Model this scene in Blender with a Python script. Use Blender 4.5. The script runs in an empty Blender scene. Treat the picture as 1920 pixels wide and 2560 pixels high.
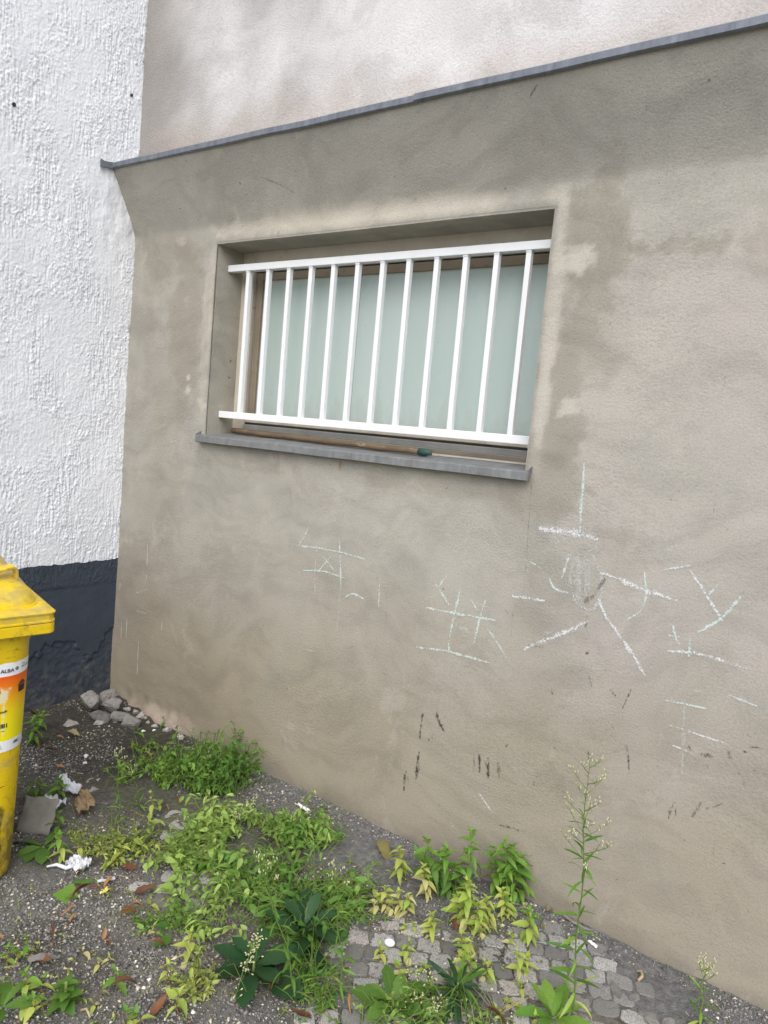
import bpy, bmesh, math, random
import numpy as np
from mathutils import Matrix, Vector

# ------------------------------------------------------------------ camera, sky, sun, exposure
sc = bpy.context.scene
col = sc.collection
R = math.radians
cam_d = bpy.data.cameras.new('camera')
cam = bpy.data.objects.new('camera', cam_d)
col.objects.link(cam)
cam_d.sensor_fit = 'VERTICAL'
cam_d.sensor_height = 36.0
cam_d.sensor_width = 27.0
cam_d.lens = 36.0 * 1800.0 / 2560.0
cam_d.clip_start = 0.05
cam_d.clip_end = 500
_yaw, _pitch, _roll = -0.5996, -0.1071, 0.0914
_f = Vector((math.sin(_yaw) * math.cos(_pitch), math.cos(_yaw) * math.cos(_pitch), math.sin(_pitch)))
_r = Vector((math.cos(_yaw), -math.sin(_yaw), 0))
_u = _r.cross(_f)
_r2 = _r * math.cos(_roll) + _u * math.sin(_roll)
_u2 = -_r * math.sin(_roll) + _u * math.cos(_roll)
cam.matrix_world = Matrix(((_r2.x, _u2.x, -_f.x, 3.2000), (_r2.y, _u2.y, -_f.y, -2.2774), (_r2.z, _u2.z, -_f.z, 1.55), (0, 0, 0, 1)))
sc.camera = cam

world = bpy.data.worlds.new('World')
sc.world = world
world.use_nodes = True
_nt = world.node_tree
_bg = _nt.nodes['Background']
_sky = _nt.nodes.new('ShaderNodeTexSky')
_sky.sky_type = 'NISHITA'
_sky.sun_disc = False
SUN_EL, SUN_AZ = 46.0, 150.0          # azimuth clockwise from +Y
_sky.sun_elevation = R(SUN_EL)
_sky.sun_rotation = R(SUN_AZ)
_sky.air_density = 1.0
_sky.dust_density = 1.5
_sky.ozone_density = 1.0
_nt.links.new(_sky.outputs[0], _bg.inputs[0])
_bg.inputs[1].default_value = 0.12
sun_d = bpy.data.lights.new('sun', 'SUN')
sun_d.energy = 1.3
sun_d.angle = R(60)
sun_d.color = (1.0, 0.975, 0.94)
sun = bpy.data.objects.new('sun', sun_d)
col.objects.link(sun)
_sd = Vector((math.sin(R(SUN_AZ)) * math.cos(R(SUN_EL)), math.cos(R(SUN_AZ)) * math.cos(R(SUN_EL)), math.sin(R(SUN_EL))))
sun.rotation_euler = (-_sd).to_track_quat('-Z', 'Y').to_euler()
vs = sc.view_settings
vs.view_transform = 'Standard'
vs.look = 'None'
vs.exposure = 1.0
vs.gamma = 1.0
vs.use_curve_mapping = False

# ------------------------------------------------------------------ helpers
rng = random.Random(7)
nrs = np.random.RandomState(11)
_perm = np.random.RandomState(5).permutation(512)
_perm = np.concatenate([_perm, _perm, _perm])
_ga = np.random.RandomState(9).rand(512) * 2 * np.pi
_gx, _gy = np.cos(_ga), np.sin(_ga)


def pn(x, y, s=0):
    x = np.asarray(x, float) + s * 17.31
    y = np.asarray(y, float) - s * 9.77
    xi = np.floor(x).astype(int); yi = np.floor(y).astype(int)
    fx = x - xi; fy = y - yi
    u = fx * fx * fx * (fx * (fx * 6 - 15) + 10); v = fy * fy * fy * (fy * (fy * 6 - 15) + 10)

    def g(a, b, dx, dy):
        h = _perm[(_perm[a & 511] + b) & 511]
        return _gx[h] * dx + _gy[h] * dy
    a = g(xi, yi, fx, fy); b = g(xi + 1, yi, fx - 1, fy)
    c = g(xi, yi + 1, fx, fy - 1); d = g(xi + 1, yi + 1, fx - 1, fy - 1)
    return 1.5 * ((a + (b - a) * u) * (1 - v) + (c + (d - c) * u) * v)


def fbm(x, y, o=4, s=0, gain=0.5):
    t = 0; a = 1.0; f = 1.0
    for i in range(o):
        t = t + a * pn(x * f, y * f, s + i * 3)
        a *= gain; f *= 2.03
    return t


def sst(a, b, x):
    t = np.clip((np.asarray(x, float) - a) / (b - a), 0, 1)
    return t * t * (3 - 2 * t)


def mesh(name, V, F, mat=None, smooth=False):
    me = bpy.data.meshes.new(name)
    me.from_pydata([tuple(v) for v in V], [], [tuple(f) for f in F])
    if mat: me.materials.append(mat)
    if smooth: me.polygons.foreach_set('use_smooth', [True] * len(me.polygons))
    me.update()
    return me


def ob(name, me, parent=None, loc=None):
    o = bpy.data.objects.new(name, me)
    col.objects.link(o)
    if parent is not None: o.parent = parent
    if loc is not None: o.location = loc
    return o


def tag(o, label, cat=None, group=None, kind=None):
    o['label'] = label
    o['kind'] = 'thing'
    if cat: o['category'] = cat
    if group: o['group'] = group
    if kind: o['kind'] = kind
    return o


def thing(name, label, cat, loc=(0, 0, 0), rz=0, group=None):
    o = bpy.data.objects.new(name, None)
    col.objects.link(o)
    o.location = loc
    o.rotation_euler = (0, 0, rz)
    o.empty_display_size = 0.05
    return tag(o, label, cat, group)


def colattr(me, name, arr):
    a = me.color_attributes.new(name, 'FLOAT_COLOR', 'POINT')
    c = np.ones((len(me.vertices), 4), 'f'); c[:, :3] = arr
    a.data.foreach_set('color', c.ravel())


def box_vf(x0, x1, y0, y1, z0, z1):
    V = [(x0, y0, z0), (x1, y0, z0), (x1, y1, z0), (x0, y1, z0), (x0, y0, z1), (x1, y0, z1), (x1, y1, z1), (x0, y1, z1)]
    F = [(0, 3, 2, 1), (4, 5, 6, 7), (0, 1, 5, 4), (1, 2, 6, 5), (2, 3, 7, 6), (3, 0, 4, 7)]
    return V, F


def bbox(name, b, mat, parent=None, bev=0.002, seg=2):
    V, F = box_vf(*b)
    bm = bmesh.new()
    vs_ = [bm.verts.new(v) for v in V]
    for f in F: bm.faces.new([vs_[i] for i in f])
    if bev: bmesh.ops.bevel(bm, geom=bm.edges[:], offset=bev, segments=seg, profile=0.5, affect='EDGES')
    me = bpy.data.meshes.new(name); bm.to_mesh(me); bm.free()
    me.materials.append(mat)
    return ob(name, me, parent)


def grid_faces(nx, ny):
    i = np.arange(nx - 1)[None, :] + nx * np.arange(ny - 1)[:, None]
    return np.stack([i, i + 1, i + 1 + nx, i + nx], -1).reshape(-1, 4)


def tube_vf(pts, rad, n=6, cap=True):
    pts = [Vector(p) for p in pts]
    V = []; F = []
    for i, p in enumerate(pts):
        d = (pts[min(i + 1, len(pts) - 1)] - pts[max(i - 1, 0)])
        if d.length < 1e-9: d = Vector((0, 0, 1))
        d.normalize()
        a = d.cross(Vector((0.3, 0.1, 1)) if abs(d.z) < 0.9 else Vector((1, 0.2, 0))).normalized()
        b = d.cross(a)
        r = rad[i] if hasattr(rad, '__len__') else rad
        for k in range(n):
            t = 2 * math.pi * k / n
            V.append(p + a * (r * math.cos(t)) + b * (r * math.sin(t)))
    for i in range(len(pts) - 1):
        for k in range(n):
            F.append((i * n + k, i * n + (k + 1) % n, (i + 1) * n + (k + 1) % n, (i + 1) * n + k))
    if cap:
        F.append(tuple(range(n - 1, -1, -1))); F.append(tuple((len(pts) - 1) * n + k for k in range(n)))
    return V, F


# ------------------------------------------------------------------ material helper
class NB:
    def __init__(s, name):
        s.m = bpy.data.materials.new(name); s.m.use_nodes = True
        s.t = s.m.node_tree; s.b = s.t.nodes['Principled BSDF']; s.o = s.t.nodes['Material Output']

    def n(s, typ, **k):
        x = s.t.nodes.new('ShaderNode' + typ)
        for a, v in k.items(): setattr(x, a, v)
        return x

    def l(s, a, b): s.t.links.new(a, b)

    def co(s, kind='Object'): return s.n('TexCoord').outputs[kind]

    def noise(s, scale, det=4, rough=0.55, vec=None, stretch=None, dist=0.0):
        v = vec if vec is not None else s.co()
        if stretch:
            mp = s.n('Mapping'); mp.inputs['Scale'].default_value = stretch; s.l(v, mp.inputs[0]); v = mp.outputs[0]
        x = s.n('TexNoise'); x.inputs['Scale'].default_value = scale; x.inputs['Detail'].default_value = det
        x.inputs['Roughness'].default_value = rough; x.inputs['Distortion'].default_value = dist
        s.l(v, x.inputs['Vector'])
        return x.outputs[0]

    def ramp(s, fac, stops, interp='LINEAR'):
        x = s.n('ValToRGB'); e = x.color_ramp.elements; x.color_ramp.interpolation = interp
        while len(e) < len(stops): e.new(0.5)
        for i, (p, c) in enumerate(stops):
            e[i].position = p
            e[i].color = (c, c, c, 1) if not hasattr(c, '__len__') else (*c, 1)
        s.l(fac, x.inputs[0])
        return x.outputs[0]

    def mix(s, fac, a, b, mode='MIX'):
        x = s.n('Mix', data_type='RGBA', blend_type=mode)
        x.clamp_factor = True
        for i, v in ((0, fac), (6, a), (7, b)):
            sock = x.inputs[i]
            if hasattr(v, 'is_linked'): s.l(v, sock)
            elif hasattr(v, '__len__'): sock.default_value = (*v, 1)
            elif i == 0: sock.default_value = v
            else: sock.default_value = (v, v, v, 1)
        return x.outputs[2]

    def math(s, op, a, b=None):
        x = s.n('Math', operation=op)
        for sock, v in ((x.inputs[0], a), (x.inputs[1], b)):
            if v is None: continue
            if hasattr(v, 'is_linked'): s.l(v, sock)
            else: sock.default_value = v
        return x.outputs[0]

    def bump(s, h, strength=0.5, dist=0.01, nrm=None):
        x = s.n('Bump'); x.inputs['Strength'].default_value = strength; x.inputs['Distance'].default_value = dist
        s.l(h, x.inputs['Height'])
        if nrm is not None: s.l(nrm, x.inputs['Normal'])
        return x.outputs[0]

    def set(s, color=None, rough=None, spec=None, metal=None, normal=None):
        b = s.b
        for nm, v in (('Base Color', color), ('Roughness', rough), ('Specular IOR Level', spec), ('Metallic', metal), ('Normal', normal)):
            if v is None: continue
            if hasattr(v, 'is_linked'): s.l(v, b.inputs[nm])
            elif hasattr(v, '__len__'): b.inputs[nm].default_value = (*v, 1)
            else: b.inputs[nm].default_value = v
        return s.m


def attr_col(nb, name='col'):
    return nb.n('Attribute', attribute_name=name).outputs['Color']


def m_render():
    nb = NB('grey_render')
    c = attr_col(nb)
    co = nb.co()
    # trowel passes: warped bands of slightly lighter and darker skin
    w = nb.n('TexNoise'); w.inputs['Scale'].default_value = 1.7; w.inputs['Detail'].default_value = 3; nb.l(co, w.inputs['Vector'])
    off = nb.n('VectorMath', operation='MULTIPLY_ADD'); nb.l(w.outputs[1], off.inputs[0]); off.inputs[1].default_value = (0.55, 0.0, 0.55); nb.l(co, off.inputs[2])
    n1 = nb.noise(4.5, 7, 0.62, vec=off.outputs[0], stretch=(0.8, 1, 2.0))
    c = nb.mix(1.0, c, nb.ramp(n1, [(0.30, 0.86), (0.46, 0.98), (0.50, 1.03), (0.70, 1.10)]), 'MULTIPLY')
    p = nb.noise(2.3, 7, 0.66, vec=off.outputs[0])
    c = nb.mix(nb.ramp(p, [(0.55, 0.0), (0.60, 0.26), (0.75, 0.42)]), c, (0.285, 0.262, 0.215))
    p2 = nb.noise(3.1, 7, 0.68, vec=off.outputs[0], stretch=(1.3, 1, 0.7))
    c = nb.mix(nb.ramp(p2, [(0.585, 0.0), (0.63, 0.24), (0.8, 0.38)]), c, (0.475, 0.435, 0.375))
    n2 = nb.noise(170, 4, 0.7)
    n3 = nb.noise(95, 4, 0.65, stretch=(1, 1, 1.35))
    c = nb.mix(1.0, c, nb.ramp(n2, [(0.3, 0.84), (0.5, 1.0), (0.72, 1.08)]), 'MULTIPLY')
    c = nb.mix(nb.ramp(n3, [(0.66, 0.0), (0.74, 0.5)]), c, (0.19, 0.165, 0.13))
    spk = nb.noise(38, 2, 0.5)
    c = nb.mix(nb.ramp(spk, [(0.755, 0.0), (0.775, 0.8)]), c, (0.10, 0.085, 0.065))
    h = nb.math('ADD', nb.math('MULTIPLY', n2, 0.6), nb.math('MULTIPLY', n3, 1.0))
    area = nb.ramp(nb.noise(1.4, 4, 0.6), [(0.35, 0.25), (0.65, 1.0)])
    pit = nb.math('MULTIPLY', nb.ramp(nb.noise(48, 5, 0.7), [(0.60, 0.0), (0.68, 1.0)]), nb.ramp(nb.noise(2.9, 5, 0.65, dist=0.7), [(0.54, 0.0), (0.66, 0.55)]))
    c = nb.mix(pit, c, (0.17, 0.15, 0.115))
    bp = nb.n('Bump'); bp.inputs['Distance'].default_value = 0.006; nb.l(h, bp.inputs['Height']); nb.l(nb.math('MULTIPLY', area, 0.5), bp.inputs['Strength'])
    return nb.set(c, 0.92, 0.2, normal=bp.outputs[0])


def m_upper():
    nb = NB('pale_render')
    c = attr_col(nb)
    p = nb.noise(2.6, 9, 0.66, dist=0.8)
    c = nb.mix(nb.ramp(p, [(0.50, 0.0), (0.56, 0.25), (0.75, 0.4)]), c, (0.34, 0.315, 0.285))
    n2 = nb.noise(120, 4, 0.7)
    c = nb.mix(1.0, c, nb.ramp(n2, [(0.3, 0.84), (0.52, 1.0), (0.72, 1.06)]), 'MULTIPLY')
    return nb.set(c, 0.92, 0.2, normal=nb.bump(n2, 0.6, 0.006))


def m_white():
    nb = NB('white_stucco_paint')
    n1 = nb.noise(6, 5, 0.6)
    c = nb.mix(nb.ramp(n1, [(0.3, 0.0), (0.8, 1.0)]), (0.80, 0.80, 0.805), (0.72, 0.725, 0.735))
    sp = nb.noise(34, 3, 0.6)
    c = nb.mix(nb.ramp(sp, [(0.735, 0.0), (0.78, 0.5)]), c, (0.35, 0.33, 0.31))
    n2 = nb.noise(220, 3, 0.6)
    run = nb.noise(4, 7, 0.7, stretch=(1, 5, 0.5))
    c = nb.mix(nb.ramp(run, [(0.56, 0.0), (0.74, 0.30)]), c, (0.50, 0.49, 0.46))
    n5 = nb.noise(48, 4, 0.65, stretch=(1, 1, 0.55), dist=0.6)
    return nb.set(c, 0.75, 0.3, normal=nb.bump(nb.math('ADD', nb.math('MULTIPLY', n2, 0.35), n5), 0.35, 0.006))


def m_plinth():
    nb = NB('slate_blue_paint')
    n1 = nb.noise(7, 5, 0.6)
    c = nb.mix(nb.ramp(n1, [(0.3, 0.0), (0.8, 1.0)]), (0.040, 0.050, 0.066), (0.052, 0.065, 0.084))
    sp = nb.noise(60, 4, 0.65)
    c = nb.mix(nb.ramp(sp, [(0.70, 0.0), (0.75, 0.35)]), c, (0.16, 0.15, 0.14))
    sx = nb.n('SeparateXYZ'); nb.l(nb.co(), sx.inputs[0])
    mr = nb.n('MapRange'); nb.l(sx.outputs[2], mr.inputs[0]); mr.inputs[1].default_value = 0.42; mr.inputs[2].default_value = 0.04; mr.inputs[3].default_value = 0.0; mr.inputs[4].default_value = 0.28
    mud = nb.math('ADD', nb.noise(18, 8, 0.75), mr.outputs[0])
    c = nb.mix(nb.ramp(mud, [(0.64, 0.0), (0.85, 0.55)]), c, (0.17, 0.155, 0.13))
    n2 = nb.noise(90, 4, 0.6)
    return nb.set(c, 0.62, 0.35, normal=nb.bump(n2, 0.35, 0.004))


def m_zinc(name, base, dark):
    nb = NB(name)
    n1 = nb.noise(5, 6, 0.7, stretch=(6, 1, 1.0))
    n2 = nb.noise(40, 4, 0.7)
    c = nb.mix(nb.ramp(n1, [(0.35, 0.0), (0.7, 1.0)]), base, dark)
    c = nb.mix(1.0, c, nb.ramp(n2, [(0.3, 0.82), (0.7, 1.15)]), 'MULTIPLY')
    return nb.set(c, nb.ramp(n2, [(0.3, 0.5), (0.7, 0.7)]), 0.4, 0.25, nb.bump(n2, 0.12, 0.002))


def m_paint(name, c0, c1, scale=8, rough=0.5, bump=0.1, spec=0.4, dirt=None, dthr=0.62, stretch=None):
    nb = NB(name)
    n1 = nb.noise(scale, 5, 0.6, stretch=stretch)
    c = nb.mix(nb.ramp(n1, [(0.3, 0.0), (0.75, 1.0)]), c0, c1)
    n2 = nb.noise(scale * 6, 5, 0.7, stretch=stretch)
    if dirt:
        c = nb.mix(nb.ramp(nb.noise(scale * 2.2, 6, 0.75, stretch=stretch), [(dthr, 0.0), (dthr + 0.14, 0.85)]), c, dirt)
    return nb.set(c, rough, spec, normal=nb.bump(n2, bump, 0.003))


def m_glass():
    nb = NB('frosted_glass')
    n1 = nb.noise(1.3, 4, 0.5, stretch=(1.5, 1, 0.5))
    c = nb.mix(nb.ramp(n1, [(0.3, 0.0), (0.75, 1.0)]), (0.40, 0.485, 0.445), (0.47, 0.545, 0.505))
    n2 = nb.noise(14, 5, 0.7, stretch=(3, 1, 0.4))
    c = nb.mix(nb.ramp(n2, [(0.55, 0.0), (0.8, 0.25)]), c, (0.55, 0.58, 0.55))
    sx = nb.n('SeparateXYZ'); nb.l(nb.co(), sx.inputs[0])
    mr = nb.n('MapRange'); nb.l(sx.outputs[2], mr.inputs[0]); mr.inputs[1].default_value = 0.30; mr.inputs[2].default_value = 0.08; mr.inputs[3].default_value = 0.0; mr.inputs[4].default_value = 0.25
    d = nb.math('ADD', nb.noise(9, 8, 0.75, stretch=(2.5, 1, 0.8)), mr.outputs[0])
    c = nb.mix(nb.ramp(d, [(0.62, 0.0), (0.85, 0.5)]), c, (0.36, 0.36, 0.31))
    spk = nb.noise(90, 2, 0.5)
    c = nb.mix(nb.ramp(spk, [(0.74, 0.0), (0.77, 0.5)]), c, (0.2, 0.2, 0.17))
    m = nb.set(c, 0.4, 0.4)
    nb.b.inputs['Coat Weight'].default_value = 0.8
    nb.l(nb.ramp(d, [(0.4, 0.04), (0.8, 0.3)]), nb.b.inputs['Coat Roughness'])
    return m


def m_leaf(name, c0, c1, rough=0.5, trans=0.35, isl=False, vein=True):
    nb = NB(name)
    rnd = nb.n('NewGeometry').outputs['Random Per Island'] if isl else nb.n('ObjectInfo').outputs['Random']
    if isl:
        sp = nb.n('SeparateColor'); nb.l(attr_col(nb), sp.inputs[0])
        rnd = nb.math('ADD', sp.outputs[0], nb.math('MULTIPLY', nb.math('SUBTRACT', rnd, 0.5), 0.45))
    c = nb.mix(rnd, c0, c1)
    n1 = nb.noise(30, 4, 0.6)
    c = nb.mix(1.0, c, nb.ramp(n1, [(0.3, 0.78), (0.7, 1.18)]), 'MULTIPLY')
    nb.set(c, rough, 0.3)
    tr = nb.n('BsdfTranslucent'); nb.l(c, tr.inputs[0])
    mx = nb.n('MixShader'); mx.inputs[0].default_value = trans
    nb.l(nb.b.outputs[0], mx.inputs[1]); nb.l(tr.outputs[0], mx.inputs[2]); nb.l(mx.outputs[0], nb.o.inputs[0])
    return nb.m


def m_mark(name, color, scale, lo, hi, rough=0.95, stretch=None, amax=0.9):
    """chalk or rubber caught on the grain of the render: broken up by the same fine noise as the wall"""
    nb = NB(name)
    nb.set(color, rough, 0.1)
    uv = nb.n('UVMap').outputs[0]
    sx = nb.n('SeparateXYZ'); nb.l(uv, sx.inputs[0])
    edge = nb.math('SUBTRACT', 1.0, nb.math('ABSOLUTE', nb.math('SUBTRACT', nb.math('MULTIPLY', sx.outputs[1], 2.0), 1.0)))
    n = nb.noise(scale, 4, 0.7, stretch=stretch)
    v = nb.math('ADD', nb.math('ADD', n, nb.math('MULTIPLY', nb.math('SUBTRACT', nb.noise(17, 3, 0.6), 0.5), 0.5)), nb.math('MULTIPLY', nb.math('POWER', edge, 0.7), 0.22))
    a = nb.ramp(v, [(lo, 0.0), (hi, amax)])
    tp = nb.n('BsdfTransparent'); mx = nb.n('MixShader')
    nb.l(a, mx.inputs[0]); nb.l(tp.outputs[0], mx.inputs[1]); nb.l(nb.b.outputs[0], mx.inputs[2]); nb.l(mx.outputs[0], nb.o.inputs[0])
    return nb.m


def m_ground():
    nb = NB('gritty_soil')
    c = attr_col(nb)
    n1 = nb.noise(60, 6, 0.75)
    c = nb.mix(1.0, c, nb.ramp(n1, [(0.3, 0.55), (0.5, 0.95), (0.7, 1.45)]), 'MULTIPLY')
    n2 = nb.noise(220, 3, 0.6)
    c = nb.mix(nb.ramp(n2, [(0.62, 0.0), (0.70, 0.55)]), c, (0.36, 0.34, 0.30))
    c = nb.mix(nb.ramp(nb.noise(150, 2, 0.5), [(0.68, 0.0), (0.73, 0.8)]), c, (0.025, 0.023, 0.02))
    h = nb.math('ADD', nb.math('MULTIPLY', n1, 1.0), nb.math('MULTIPLY', n2, 0.7))
    return nb.set(c, 0.95, 0.15, normal=nb.bump(h, 0.8, 0.012))


def m_stone(name, c0, c1, scale=30, bump=0.5):
    nb = NB(name)
    rnd = nb.n('ObjectInfo').outputs['Random']
    c = nb.mix(rnd, c0, c1)
    n1 = nb.noise(scale, 6, 0.7)
    c = nb.mix(1.0, c, nb.ramp(n1, [(0.3, 0.65), (0.7, 1.25)]), 'MULTIPLY')
    n2 = nb.noise(scale * 7, 3, 0.6)
    c = nb.mix(nb.ramp(n2, [(0.62, 0.0), (0.7, 0.35)]), c, (0.06, 0.055, 0.05))
    return nb.set(c, 0.9, 0.2, normal=nb.bump(n1, bump, 0.006))


def m_cobble():
    nb = NB('granite_cobble')
    rnd = nb.n('ObjectInfo').outputs['Random']
    c = nb.ramp(rnd, [(0.0, (0.15, 0.148, 0.14)), (0.2, (0.28, 0.27, 0.25)), (0.5, (0.47, 0.455, 0.425)), (0.8, (0.62, 0.595, 0.555)), (1.0, (0.48, 0.43, 0.385))])
    n1 = nb.noise(28, 6, 0.75)
    c = nb.mix(1.0, c, nb.ramp(n1, [(0.28, 0.5), (0.5, 1.0), (0.72, 1.25)]), 'MULTIPLY')
    dirt = nb.noise(16, 5, 0.7)
    c = nb.mix(nb.ramp(dirt, [(0.44, 0.0), (0.60, 0.8)]), c, (0.16, 0.147, 0.118))
    n2 = nb.noise(170, 3, 0.6)
    c = nb.mix(nb.ramp(n2, [(0.6, 0.0), (0.68, 0.4)]), c, (0.07, 0.065, 0.06))
    return nb.set(c, 0.85, 0.25, normal=nb.bump(nb.math('ADD', n1, nb.math('MULTIPLY', n2, 0.3)), 0.5, 0.008))


def m_bin():
    nb = NB('yellow_bin_plastic')
    co = nb.co()
    sx = nb.n('SeparateXYZ'); nb.l(co, sx.inputs[0])
    z = sx.outputs[2]
    n1 = nb.noise(5, 5, 0.6)
    c = nb.mix(nb.ramp(n1, [(0.3, 0.0), (0.75, 1.0)]), (0.72, 0.48, 0.006), (0.78, 0.55, 0.010))
    # splashed grime thick near the ground and settled dust on the lid
    n2 = nb.noise(13, 8, 0.78, stretch=(1, 1, 0.7))
    low = nb.n('MapRange'); nb.l(z, low.inputs[0]); low.inputs[1].default_value = 0.30; low.inputs[2].default_value = 0.0
    low.inputs[3].default_value = 0.0; low.inputs[4].default_value = 0.20
    d = nb.math('ADD', n2, low.outputs[0])
    c = nb.mix(nb.ramp(d, [(0.53, 0.0), (0.68, 0.85)]), c, (0.13, 0.095, 0.035))
    hi = nb.n('MapRange'); nb.l(z, hi.inputs[0]); hi.inputs[1].default_value = 0.86; hi.inputs[2].default_value = 1.02
    hi.inputs[3].default_value = 0.0; hi.inputs[4].default_value = 0.17
    n3 = nb.noise(9, 7, 0.7, stretch=(1, 0.6, 1))
    d2 = nb.math('ADD', n3, hi.outputs[0])
    c = nb.mix(nb.ramp(d2, [(0.54, 0.0), (0.68, 0.75)]), c, (0.36, 0.29, 0.12))
    n4 = nb.noise(30, 6, 0.75, stretch=(1, 0.35, 1))
    c = nb.mix(nb.ramp(n4, [(0.60, 0.0), (0.70, 0.6)]), c, (0.16, 0.11, 0.03))
    return nb.set(c, nb.ramp(n2, [(0.4, 0.38), (0.7, 0.65)]), 0.45, normal=nb.bump(n2, 0.08, 0.003))


def m_label():
    nb = NB('bin_sticker_print')
    uv = nb.n('UVMap').outputs[0]
    sx = nb.n('SeparateXYZ'); nb.l(uv, sx.inputs[0])
    c = nb.ramp(sx.outputs[1], [(0.0, (0.80, 0.80, 0.80)), (0.125, (0.80, 0.80, 0.80)), (0.126, (0.86, 0.74, 0.01)), (0.42, (0.84, 0.66, 0.01)), (0.56, (0.82, 0.46, 0.01)),
                                (0.70, (0.80, 0.24, 0.008)), (0.855, (0.78, 0.09, 0.01)), (0.856, (0.80, 0.80, 0.80)), (1.0, (0.80, 0.80, 0.80))])
    n = nb.noise(22, 7, 0.75, stretch=(1, 1, 0.45), dist=0.6)
    # scraped patch in the middle of the sticker and a torn streak running down from it
    def blob(cx, cy, rx, ry):
        a = nb.math('DIVIDE', nb.math('SUBTRACT', sx.outputs[0], cx), rx)
        b = nb.math('DIVIDE', nb.math('SUBTRACT', sx.outputs[1], cy), ry)
        return nb.math('SUBTRACT', 1.0, nb.math('ADD', nb.math('MULTIPLY', a, a), nb.math('MULTIPLY', b, b)))
    g = nb.math('MAXIMUM', blob(0.745, 0.64, 0.07, 0.12), blob(0.755, 0.34, 0.014, 0.27))
    c = nb.mix(nb.ramp(nb.math('ADD', nb.math('MULTIPLY', nb.math('MAXIMUM', g, -1.0), 0.17), n), [(0.575, 0.0), (0.635, 0.9)]), c, (0.72, 0.66, 0.42))
    n2 = nb.noise(60, 5, 0.7)
    c = nb.mix(nb.ramp(n2, [(0.66, 0.0), (0.72, 0.4)]), c, (0.35, 0.28, 0.15))
    return nb.set(c, 0.4, 0.4)


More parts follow.
